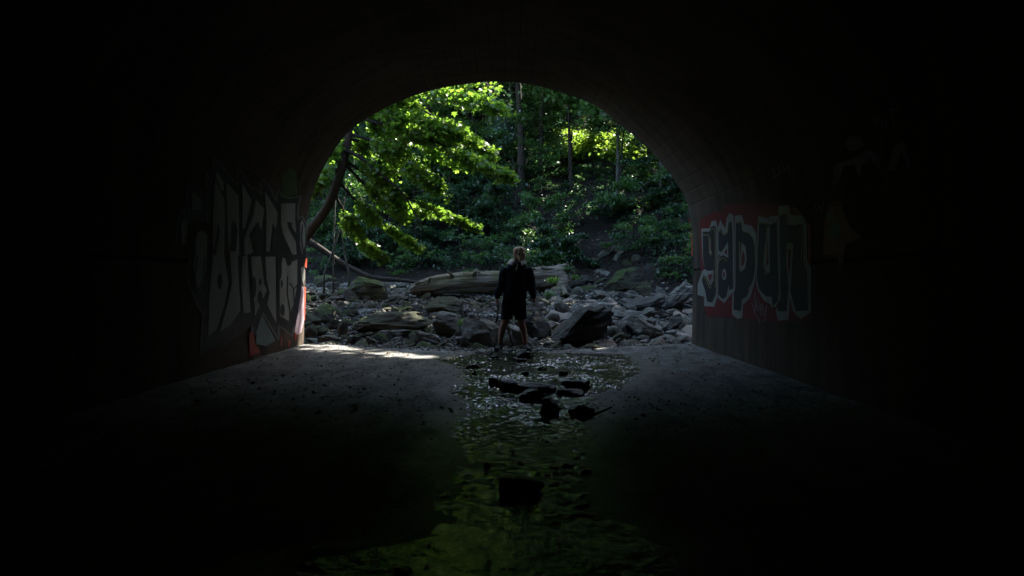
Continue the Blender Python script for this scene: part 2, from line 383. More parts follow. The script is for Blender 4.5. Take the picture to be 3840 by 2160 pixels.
# hairline cracks in the vault: narrow open joints traced on the soffit
def ribbon(pts, w, eps, closed=False):
    """list of photograph pixels -> strip lying on the tunnel shell, w = width in pixels"""
    pts = [np.array(p, float) for p in pts]
    if closed: pts = pts + [pts[0]]
    q = []
    for a, b in zip(pts[:-1], pts[1:]):
        n = max(1, int(np.hypot(*(b - a)) / 9)); q += [a + (b - a) * k / n for k in range(n)]
    q.append(pts[-1]); q = np.array(q); d = np.gradient(q, axis=0) if len(q) > 1 else np.array([[1, 0]])
    d /= np.maximum(np.hypot(d[:, 0], d[:, 1]), 1e-6)[:, None]; nn = np.stack([-d[:, 1], d[:, 0]], 1) * w / 2
    nn[:, 0] *= 1
    V = [wallpt(*(a + b), eps) for a, b in zip(q, nn)] + [wallpt(*(a - b), eps) for a, b in zip(q, nn)]
    n = len(q); Q = [(i, i + 1, n + i + 1, n + i) for i in range(n - 1)]
    return V, Q
def sheet(pts, eps):
    """closed outline in photograph pixels -> surface lying on the tunnel shell"""
    bm = bmesh.new(); vs = [bm.verts.new((p[0], p[1], 0)) for p in pts]; 
    tri = geometry.tessellate_polygon([[Vector((p[0], p[1], 0)) for p in pts]])
    for t in tri:
        try: bm.faces.new([vs[i] for i in t])
        except ValueError: pass
    for _ in range(4):
        e = [x for x in bm.edges if x.calc_length() > 22]
        if not e: break
        bmesh.ops.subdivide_edges(bm, edges=e, cuts=1); bmesh.ops.triangulate(bm, faces=bm.faces[:])
    bm.verts.index_update(); V = [wallpt(v.co.x, v.co.y, eps) for v in bm.verts]; T = [tuple(v.index for v in f.verts) for f in bm.faces]; bm.free()
    return V, T
def paintobj(name, items, mat, parent, label=None):
    V = []; T = []; Qs = []
    for v, f in items:
        k = len(V); V += list(v)
        for x in f: (T if len(x) == 3 else Qs).append(tuple(i + k for i in x))
    me = npmesh(name, inv(V), [np.array(T, dtype=np.int32).reshape(-1, 3), np.array(Qs, dtype=np.int32).reshape(-1, 4)], mat)
    o = link(name, me, parent)
    if label: o['label'] = label
    return o
def paintmany(name, items, mat, parent, label=None):
    return [paintobj(name, [i], mat, parent, label if k == 0 else None) for k, i in enumerate(items)]
def tr(o, s, pts): return [(o[0] + x * s, o[1] + y * s) for x, y in pts]
A = lambda pts: tr((2580, 740), 500 / 1449, pts)      # crop coordinates -> photograph pixels
B2 = lambda pts: tr((640, 560), 540 / 1956, pts)
B3 = lambda pts: tr((640, 940), 540 / 1701, pts)
def ov(cx, cy, rx, ry, n=14): return [(cx + rx * math.cos(2 * math.pi * k / n), cy + ry * math.sin(2 * math.pi * k / n)) for k in range(n)]
# right wall: YAPUN in block letters
GR = paintobj('graffiti', [sheet(A([(130, 250), (200, 200), (280, 160), (390, 140), (385, 80), (600, 60), (900, 60), (1200, 120), (1340, 300), (1340, 700), (1350, 1330), (1000, 1360), (700, 1330), (620, 1310), (200, 1290), (180, 1190), (150, 1000), (145, 800), (130, 600)]), .004)],
              M['p_red'], TUN, 'dark block letters reading yapun with pale outlines on a red ground')
LET = {
 'y': ([(150, 340), (240, 335), (260, 260), (310, 250), (325, 320), (330, 780), (325, 1080), (290, 1190), (180, 1180), (185, 1080), (110, 1060), (110, 950), (160, 800), (185, 780), (160, 640)],
       [(168, 372), (245, 372), (255, 325), (300, 303), (313, 340), (318, 800), (312, 1050), (270, 1145), (215, 1130), (192, 1010), (155, 900), (170, 845), (205, 860), (250, 965), (288, 905), (292, 795), (220, 800), (188, 780), (170, 640)],
       [[(255, 420), (272, 620), (247, 605)], [(200, 800), (290, 795), (284, 850), (250, 965), (222, 850)]], [[(228, 842), (280, 832), (250, 920)], [(258, 500), (266, 500), (268, 590), (256, 585)]]),
 'a': ([(330, 340), (355, 240), (385, 300), (410, 340), (425, 230), (460, 165), (500, 200), (505, 560), (515, 1010), (450, 1080), (400, 1150), (332, 1090), (330, 700), (327, 500)],
       [(338, 372), (365, 335), (400, 405), (432, 375), (445, 268), (485, 258), (492, 400), (500, 990), (458, 1010), (450, 950), (425, 1085), (380, 1105), (338, 1060), (336, 740), (338, 560)],
       [[(340, 560), (365, 600), (400, 560), (447, 480), (450, 660), (400, 630), (365, 640), (340, 690)], ov(405, 838, 24, 62)], [[(405, 600), (440, 552), (438, 625)], [(341, 622), (365, 632), (343, 672)], ov(405, 840, 10, 34)]),
 'p': ([(515, 200), (590, 190), (620, 290), (700, 310), (750, 400), (755, 760), (730, 930), (680, 1090), (605, 1165), (595, 1310), (540, 1320), (485, 1270), (490, 1050), (520, 990), (510, 500)],
       [(527, 268), (590, 262), (602, 358), (680, 392), (733, 480), (740, 750), (722, 880), (650, 1075), (595, 1110), (583, 1238), (502, 1220), (507, 1040), (527, 980), (524, 600)],
       [[(595, 488), (640, 540), (650, 680), (632, 770), (585, 815), (580, 700)]], [[(605, 570), (632, 620), (634, 700), (618, 742), (592, 742)]]),
 'u': ([(770, 200), (880, 230), (900, 200), (985, 200), (1000, 400), (1005, 900), (1010, 1100), (960, 1190), (910, 1190), (900, 1160), (830, 1120), (760, 1000), (745, 900), (755, 600)],
       [(785, 262), (880, 292), (905, 300), (975, 262), (983, 700), (998, 1000), (988, 1130), (932, 1185), (920, 1080), (860, 1078), (780, 1000), (757, 880), (767, 600)],
       [[(878, 330), (905, 305), (905, 820), (866, 820), (845, 700)]], [[(882, 430), (893, 740), (866, 730)]]),
 'n': ([(990, 100), (1100, 80), (1120, 190), (1250, 200), (1300, 300), (1300, 680), (1345, 760), (1345, 1250), (1230, 1320), (1150, 1240), (1118, 1100), (1100, 1330), (990, 1340), (960, 1240), (1012, 1120), (1003, 700)],
       [(1008, 182), (1083, 172), (1095, 292), (1250, 290), (1260, 700), (1298, 790), (1318, 1230), (1180, 1238), (1140, 1080), (1122, 1000), (1100, 1000), (1083, 1238), (990, 1238), (986, 1180), (1020, 1100), (1008, 500)],
       [[(1090, 490), (1160, 500), (1155, 600), (1135, 1000), (1108, 1000), (1085, 700)]], [[(1105, 560), (1136, 572), (1122, 850), (1102, 740)]])}
for ch, (o_, f_, w_, r_) in LET.items():
    a = paintobj('letter', [sheet(A(o_), .008)], M['p_white'], GR, 'letter ' + ch)
    for nm, ps, mt, ep in (('fill', [f_], M['p_char'], .012), ('counter', w_, M['p_white'], .016), ('counter_core', r_, M['p_red'], .020)):
        # three levels at most: the fills sit beside the outline under the lettering
        paintmany('letter_' + nm, [sheet(A(q), ep) for q in ps], mt, GR)
paintmany('highlight_line', [ribbon(A(q), 2.2, .018) for q in ([(172, 405), (240, 412), (246, 600), (262, 640)], [(262, 350), (300, 335), (308, 400), (312, 980)], [(345, 380), (368, 345), (400, 412), (438, 390), (452, 275), (480, 268)],
         [(340, 720), (365, 670), (400, 655), (435, 695)], [(532, 275), (598, 275), (608, 365), (680, 385), (725, 450), (748, 560), (750, 740)], [(574, 480), (572, 800)], [(790, 268), (875, 300), (850, 600), (840, 740), (868, 850)],
         [(905, 300), (940, 275), (975, 268)], [(1014, 190), (1076, 182), (1092, 292), (1210, 296)], [(1255, 300), (1250, 700), (1300, 780)], [(664, 1010), (690, 960)], [(160, 880), (185, 855), (215, 900), (245, 990), (270, 975)])], M['p_yel'], GR)
paintmany('scribbled_tag', [ribbon(A(q), 2.4, .010) for q in ([(700, 1150), (720, 1190), (730, 1255)], [(765, 1085), (745, 1150), (732, 1260)], [(738, 1030), (730, 1120), (770, 1230)], [(780, 1120), (755, 1180), (790, 1200), (765, 1240)],
         [(790, 1150), (800, 1290)], [(800, 1160), (825, 1180), (800, 1220)], [(825, 1190), (822, 1270), (845, 1280), (858, 1175)], [(860, 1180), (840, 1360)], [(735, 1275), (770, 1300), (790, 1370)])], M['p_white'], TUN, 'thin pale scrawled tag under the block letters')
# orange strip and small scrawls at the right jamb
paintobj('orange_stripe', [sheet([(2566, 760), (2575, 770), (2588, 835), (2597, 900), (2598, 960), (2590, 960), (2588, 880), (2578, 810)], .006)], M['p_orange'], TUN, 'orange stripe along the jamb of the mouth')
paintmany('scribbled_tag', [ribbon(A(q), 1.6, .006) for q in ([(60, 220), (75, 215), (70, 300)], [(60, 580), (120, 575), (130, 600), (90, 610)], [(50, 680), (70, 670), (62, 860)], [(70, 700), (60, 800)], [(62, 640), (80, 650)], [(95, 790), (90, 1060), (40, 1085)], [(35, 1090), (110, 1160)], [(95, 1350), (92, 1440)])],
         M['p_black'], TUN, 'thin black scrawls beside the mouth')
D4 = lambda pts: tr((2900, 360), 940 / 1841, pts)
paintmany('deep_graffiti', [sheet(D4(q), .006) for q in ([(440, 660), (450, 500), (600, 460), (700, 390), (780, 440), (800, 560), (760, 520), (720, 450), (660, 500), (640, 610), (600, 500), (520, 520), (480, 640)], [(530, 340), (560, 290), (640, 300), (670, 360), (600, 400), (560, 400)],
         [(830, 560), (900, 360), (960, 330), (1010, 470), (1000, 560), (950, 400), (900, 540)])], M['p_faint'], TUN, 'large dark grey bubble letters deep in the dark')  # a darker grey than the pale letters
paintmany('deep_graffiti', [sheet(D4(q), .006) for q in ([(370, 1160), (380, 930), (420, 770), (500, 770), (560, 950), (660, 1040), (540, 1090), (500, 1300), (470, 1180)],)], M['p_dull'], TUN, 'dull orange painted shape right of the block letters')
paintmany('deep_graffiti', [sheet(D4(q), .007) for q in ([(410, 1040), (420, 950), (480, 920), (500, 1020)], [(390, 880), (440, 830), (450, 900), (410, 930)])], M['p_teal'], TUN)
paintmany('scribbled_tag', [ribbon(D4(q), 3, .006) for q in ([(0, 530), (15, 590), (5, 600), (50, 570), (45, 500)], [(70, 490), (80, 560), (110, 500), (125, 575)], [(740, 150), (760, 220), (790, 170), (745, 160)], [(810, 230), (800, 170), (840, 180), (835, 235), (810, 232)], [(870, 90), (890, 210)], [(860, 100), (935, 100)],
         [(310, 780), (320, 850), (350, 800), (360, 850), (375, 770)])], M['p_white'], TUN, 'thin pale scrawls high on the curve of the arch')
# left wall: tall jagged pale letters with black shadows
GL = paintobj('graffiti', [sheet(B2([(75, 1400), (60, 1250), (90, 950), (130, 840), (190, 815), (245, 870), (210, 700), (205, 520), (260, 430), (340, 480), (420, 600), (470, 740), (465, 450), (480, 320), (545, 470), (540, 300), (580, 90), (700, 230), (900, 480), (900, 290), (920, 230), (1000, 390),
    (1100, 540), (1145, 510), (1225, 620), (1220, 470), (1250, 400), (1330, 500), (1430, 710), (1465, 560), (1510, 640), (1620, 660), (1765, 630), (1730, 750), (1720, 950), (1780, 900), (1830, 1000), (1845, 1100)]) +
    B3([(1600, 60), (1580, 200), (1560, 420), (1520, 600), (1500, 720), (1430, 1005), (1275, 885), (1270, 1062), (1085, 735), (990, 1000), (950, 870), (600, 1130), (345, 1220), (370, 700), (300, 640), (230, 460), (190, 300), (215, 100), (80, 40)]), .004)], M['p_black'], TUN,
    'tall jagged pale letters edged in black over most of the left wall')
paintmany('outline', [ribbon(q, 4.5, .008) for q in (B2([(75, 1400), (60, 1250), (90, 950), (130, 840), (190, 815), (250, 870), (210, 700), (205, 520), (260, 430), (340, 480), (420, 600), (470, 740)]), B2([(500, 1000), (465, 650), (465, 450), (480, 320), (545, 470), (540, 300), (580, 90), (700, 230), (900, 500), (900, 290), (920, 230), (1000, 390),
    (1100, 540), (1145, 510), (1225, 620), (1220, 470), (1250, 400), (1330, 500), (1430, 710), (1440, 600), (1465, 560), (1510, 640), (1620, 660), (1765, 630), (1730, 750), (1720, 950), (1780, 900), (1830, 1000), (1845, 1150)]),
    B3([(345, 1220), (350, 1050), (375, 760), (300, 640), (230, 460), (190, 300), (215, 100)]), B3([(600, 1130), (950, 870), (955, 990), (975, 900), (990, 1000), (1085, 735), (1270, 1062), (1275, 885), (1430, 1005), (1450, 900)]))], M['p_grey'], GL)
fl = [B2([(260, 600), (330, 580), (400, 680), (420, 820), (270, 830)]), B2([(110, 1000), (180, 920), (235, 950), (205, 1300), (130, 1310)]), B2([(300, 1220), (350, 1110), (430, 1085), (500, 1150)]) + B3([(425, 60), (400, 300), (330, 520), (270, 440), (240, 200), (262, 40)]),
    B2([(560, 480), (615, 260), (715, 400), (740, 820), (728, 1440)]) + B3([(690, 400), (640, 650), (530, 960), (410, 1050), (425, 600), (470, 80)]) + B2([(545, 1000)]),
    B2([(728, 410), (925, 600), (935, 1440)]) + B3([(790, 60), (830, 720), (700, 890), (550, 980), (655, 640), (712, 400)]) + B2([(755, 1200)]),
    B2([(955, 450), (1100, 690), (1000, 1080), (950, 1090)]), B2([(1150, 665), (1285, 800), (1240, 1100), (1180, 980), (1050, 1150), (1110, 1400), (1050, 1440), (965, 1440), (965, 1250), (1010, 1110), (1110, 900)]),
    B2([(1265, 560), (1455, 850), (1440, 1130), (1380, 990), (1330, 1400), (1275, 1400), (1280, 900)]), B2([(1465, 725), (1695, 720), (1690, 950), (1710, 1150), (1640, 1050), (1640, 990), (1565, 985), (1580, 1070), (1700, 1260), (1715, 1440), (1650, 1440), (1500, 1150), (1465, 1000)]),
    B3([(835, 60), (900, 40), (945, 740), (850, 750), (812, 400)]), B3([(920, 60), (1060, 60), (1105, 400), (1140, 470), (975, 790)]), B3([(1100, 60), (1240, 60), (1250, 870), (1125, 640), (1160, 500), (1115, 330)]),
    B3([(1262, 350), (1300, 70), (1440, 120), (1505, 90), (1505, 380), (1440, 720), (1390, 740), (1385, 840), (1262, 780)]), B3([(1525, 200), (1575, 180), (1580, 330), (1560, 400), (1535, 330)]), B2([(1745, 1000), (1780, 940), (1825, 1080), (1825, 1300), (1780, 1440), (1740, 1300)])]
def shrink(q, kx=.86, ky=.97):
    mx = sum(a for a, b in q) / len(q); my = sum(b for a, b in q) / len(q); return [(mx + (a - mx) * kx, my + (b - my) * ky) for a, b in q]
for q in fl: paintobj('letter_fill', [sheet(shrink(q), .012)], M['p_white'], GL)
paintmany('letter_line', [ribbon(q, 5, .016) for q in (B2([(690, 560), (740, 760), (740, 1200)]), B2([(600, 400), (650, 540), (700, 640)]), B2([(1100, 850), (1010, 1080)]), B3([(300, 60), (270, 350), (310, 480), (370, 350), (385, 80)]), B3([(700, 400), (650, 640), (520, 990)]), B3([(1370, 300), (1365, 500), (1400, 740), (1450, 640), (1440, 440)]),
    B3([(1390, 380), (1450, 450), (1505, 380)]), B3([(905, 40), (940, 700)]), B2([(1780, 1020), (1760, 1200), (1790, 1400)]), B3([(1250, 60), (1252, 860)]))] +
    [sheet(B3(q), .016) for q in (ov(565, 360, 28, 95), ov(970, 430, 28, 130), ov(1045, 560, 30, 90), ov(1045, 370, 14, 40), ov(1310, 700, 28, 70), ov(1300, 390, 12, 50), ov(1385, 90, 40, 90), ov(1280, 230, 22, 110))] +
    [sheet(B2(q), .016) for q in ([(625, 1000), (655, 1100), (600, 1440), (560, 1440)], [(815, 920), (835, 1050), (855, 940), (890, 1100), (870, 1380), (790, 1390)], [(1180, 980), (1215, 1150), (1190, 1400), (1130, 1380), (1050, 1170)], [(1365, 1010), (1395, 1150), (1420, 1000), (1440, 1200), (1400, 1420), (1360, 1300)])], M['p_black'], GL)
paintmany('paint_drip', [sheet(B3(q), .008) for q in ([(920, 970), (975, 950), (990, 1100), (1050, 1200), (920, 1250)], [(1300, 1005), (1325, 1040), (1312, 1130), (1285, 1120)], [(1470, 880), (1492, 1000), (1470, 1080), (1455, 1020)], [(1385, 1060), (1412, 1060), (1398, 1150), (1380, 1130)])], M['p_run'], TUN, 'red paint runs along the foot of the pale letters')
paintmany('orange_stripe', [sheet(B3(q), .009) for q in ([(1588, 90), (1606, 90), (1600, 210), (1572, 170)], [(1575, 430), (1592, 430), (1588, 560), (1580, 820), (1572, 820)])], M['p_orange'], TUN, 'bright red edge of paint at the sunlit end of the wall')
paintobj('pink_patch', [sheet(B3(q), .009) for q in ([(1540, 420), (1572, 430), (1570, 820), (1540, 960), (1500, 1000), (1455, 960), (1500, 720)],)], M['p_pink'], TUN, 'pinkish white paint with sunlight put into its colour at the wall end')  # brightness of the sunlit wall end is put into this paler pink
paintobj('teal_patch', [sheet(B3(q), .008) for q in ([(1010, 960), (1080, 765), (1235, 1060), (1120, 1130), (1000, 1100)],)], M['p_teal'], TUN, 'dull teal triangle under the pale letters')
paintobj('green_patch', [sheet(B2(q), .006) for q in ([(1500, 620), (1520, 320), (1620, 250), (1700, 300), (1720, 600), (1600, 640)],)], M['p_green'], TUN, 'faint green haze of spray paint above the letters')
paintmany('vault_crack', [ribbon(q, 3, .003) for q in ([(2010, 186), (2080, 192), (2150, 200), (2215, 218)], [(1970, 10), (1968, 148)], [(2120, 278), (2190, 287), (2228, 300)], [(2232, 296), (2226, 335)], [(2290, 140), (2275, 212)], [(1935, 160), (1965, 150)], [(1760, 255), (1780, 300)])], M['p_black'], TUN, 'dark hairline cracks in the crown of the arch')

# ------------------------------------------------------------------ stream, floor
def fl_xy(px, py): y = F * CAMZ / (py - HY); return ((px - CX) * y / F, y)
LE = [(1900, 1312), (1760, 1334), (1642, 1351), (1740, 1376), (1715, 1407), (1754, 1446), (1705, 1480), (1768, 1530), (1740, 1565), (1689, 1593), (1733, 1632), (1730, 1740), (1700, 1811), (1690, 1898), (1720, 1960), (1600, 2030), (1417, 2070), (1300, 2085), (1150, 2110), (1100, 2160), (1000, 2500), (600, 4200)]
RE = [(1960, 1312), (2060, 1326), (2368, 1331), (2420, 1385), (2334, 1446), (2194, 1488), (2229, 1530), (2222, 1575), (2178, 1593), (2230, 1648), (2170, 1740), (2150, 1854), (2200, 1930), (2400, 2028), (2477, 2050), (2500, 2160), (2600, 2500), (2900, 4200)]
LEw = np.array([fl_xy(*p) for p in LE])[::-1]; REw = np.array([fl_xy(*p) for p in RE])[::-1]
def water_edges(y):
    wob = .05 * vnoise(y, y * 0, 6, 21) + .08 * vnoise(y, y * 0, 2.5, 22)
    return np.interp(y, LEw[:, 1], LEw[:, 0]) + wob, np.interp(y, REw[:, 1], REw[:, 0]) + .05 * vnoise(y, y * 0, 7, 25) + .08 * vnoise(y, y * 0, 2.5, 23)
def water_sd(X, Y):
    l, r = water_edges(Y); d = np.maximum(l - X, X - r)
    return np.maximum(d + .06 * vnoise(X, Y, 5, 31), Y - 12.35)
def floor_z(X, Y):
    d = water_sd(X, Y)
    z = .012 + np.where(d > 0, np.minimum(.045 * sstep(0, 1.4, d) + .012 * sstep(0, .12, d), .057), -.03 * sstep(0, .25, -d) * (1 - .85 * sstep(3.2, 3.6, Y) * (1 - sstep(4.8, 7.6, Y))) - .002)
    k = sstep(3.15, 3.5, Y + .25 * vnoise(X, Y, 1.3, 90)) * (1 - sstep(4.6, 7.4, Y + 1.2 * vnoise(X, Y, 1.6, 91))) * (d < .3); z = z + k * (.001 + .010 * vnoise(X, Y, 5, 92) + .012 * vnoise(X, Y, 12, 93))
    z = z + fbm(X, Y, 2.0, 40, 3) * .012 + fbm(X, Y, 9, 44, 2) * .006 + .07 * sstep(1.6, 3.5, np.abs(X + .25)) 
    return z - .12 * sstep(12.35, 12.9, Y)
V, Q = inner_grid(np.arange(-3.75, 3.35, .05), np.concatenate([np.arange(-26, 1.5, 1.5), np.arange(1.5, 13.0, .05)]), floor_z)
me = npmesh('tunnel_floor', V, Q, M['floor'], True)
at = me.attributes.new('wet', 'FLOAT', 'POINT'); wd = water_sd(V[:, 0], V[:, 1]) + .25 * fbm(V[:, 0], V[:, 1], 1.7, 50, 3)
at.data.foreach_set('value', (1 - sstep(.0, .55, wd)).astype(np.float32))
tag(link('tunnel_floor', me), 'sandy concrete tunnel floor dished towards the stream', None, None, 'structure')
def ripple(X, Y):
    fast = sstep(4.8, 7.2, Y)                           # a riffle near the mouth, a slow pool near the eye
    r = (.019 * vnoise(X, Y * .9, 46, 66) + .017 * vnoise(X, Y * .9, 31, 67)) * (1 + 1.2 * vnoise(X, Y, 3, 68)) + .006 * vnoise(X, Y, 9, 69); p = (.016 * vnoise(X, Y, 17, 71) + .014 * vnoise(X, Y, 29, 76)) * (.22 + .78 * sstep(3.3, 3.8, Y)) * (1 + vnoise(X, Y, 2.5, 77)) + .006 * vnoise(X, Y, 6, 79)
    return .012 + p * (1 - fast) + r * fast
V, Q = inner_grid(np.arange(-3.4, 3.05, .012), np.concatenate([np.arange(.8, 5, .025), np.arange(5, 12.5, .02)]), ripple)
sd = water_sd(V[:, 0], V[:, 1]); keep = (sd[Q] < .08).any(1); Q = Q[keep]
used = np.unique(Q); remap = -np.ones(len(V), int); remap[used] = np.arange(len(used))
tag(link('stream_water', npmesh('stream_water', V[used], remap[Q], M['water'], False)), 'shallow rippling stream running along the tunnel floor', None, None, 'structure')

# ------------------------------------------------------------------ rocks
_ico = {}
def ico(n):
    if n not in _ico:
        bm = bmesh.new(); bmesh.ops.create_icosphere(bm, subdivisions=n, radius=1); bm.verts.ensure_lookup_table()
        _ico[n] = (np.array([v.co[:] for v in bm.verts]), np.array([[v.index for v in f.verts] for f in bm.faces])); bm.free()
    return _ico[n]
def rock_shape(seed, kind, sub=3):
    rg = np.random.default_rng(seed); V, T = ico(sub); V = V.copy()
    box = {'boulder': .35, 'slab': .75, 'block': .85, 'cobble': .3, 'leaning': .6}[kind]
    m = np.abs(V).max(1)[:, None]; V = V * (1 - box) + (V / m) * .85 * box
    asp = {'boulder': (1, 1, 1), 'slab': (1, 1, .4), 'block': (1, 1, .8), 'cobble': (1, .8, .6), 'leaning': (1, .8, .45)}[kind]
    for _ in range({'boulder': 14, 'slab': 12, 'block': 8, 'cobble': 7, 'leaning': 14}[kind]):
        n = rg.normal(size=3); n /= np.linalg.norm(n)
        d = rg.uniform(.60, .88) if kind != 'cobble' else rg.uniform(.72, .92)
        V -= n * np.maximum(0, V @ n - d)[:, None] * .95
    off = rg.uniform(-50, 50, 3); am = .15 if kind not in ('cobble', 'slab') else .07
    f = np.array([noise.fractal(Vector(v * 1.3 + off), .8, 2.0, 5) for v in V]); f2 = np.array([noise.noise(Vector(v * np.array([2, 2, 7]) + off)) for v in V])
    rr = np.linalg.norm(V, axis=1)[:, None]; V = V * (1 + am * f[:, None] + am * .7 * f2[:, None])
    V = V * np.array(asp); return V, T
def fit(V, tilt=0, yaw=0, pitch=0):
    Rm = np.array(Matrix.Rotation(tilt, 3, 'Y') @ Matrix.Rotation(pitch, 3, 'X') @ Matrix.Rotation(yaw, 3, 'Z')); return V @ Rm.T
ROCKS = []                                              # footprints, to keep the small stones out
def rock(x0, y0, x1, y1, kind, mat, label, tilt=0, depth=None, name=None, asp=None, d=None, sub=3, seed=None, sink=.06, cat='boulder', group=None):
    i = len(ROCKS); d = d or hit((x0 + x1) / 2, y1); w = (x1 - x0) * d / F; h = (y1 - y0) * d / F
    V, T = rock_shape(seed or 100 + i, kind, sub); V = fit(V, R(tilt), R(0) if kind in ('slab', 'leaning') else R(i * 47 % 360))
    V -= (V.max(0) + V.min(0)) / 2; dp = depth or min(w * .75, h * 2.2 if kind != 'slab' else w * .75)
    V = V / (V.max(0) - V.min(0)) * np.array([w, dp, h + sink]); c = P((x0 + x1) / 2, y1, d)
    me = npmesh('rock', V + np.array([0, 0, (h + sink) / 2 - sink]), T, M[mat], True); me.set_sharp_from_angle(angle=R(28))
    o = link(name or ('boulder' if w > .35 else 'stone'), me); o.location = (c[0], c[1] + dp * .45, c[2])
    tag(o, label, cat if w > .35 or cat != 'boulder' else 'rock', group); ROCKS.append((c[0], c[1] + dp * .45, w / 2, dp / 2)); return o
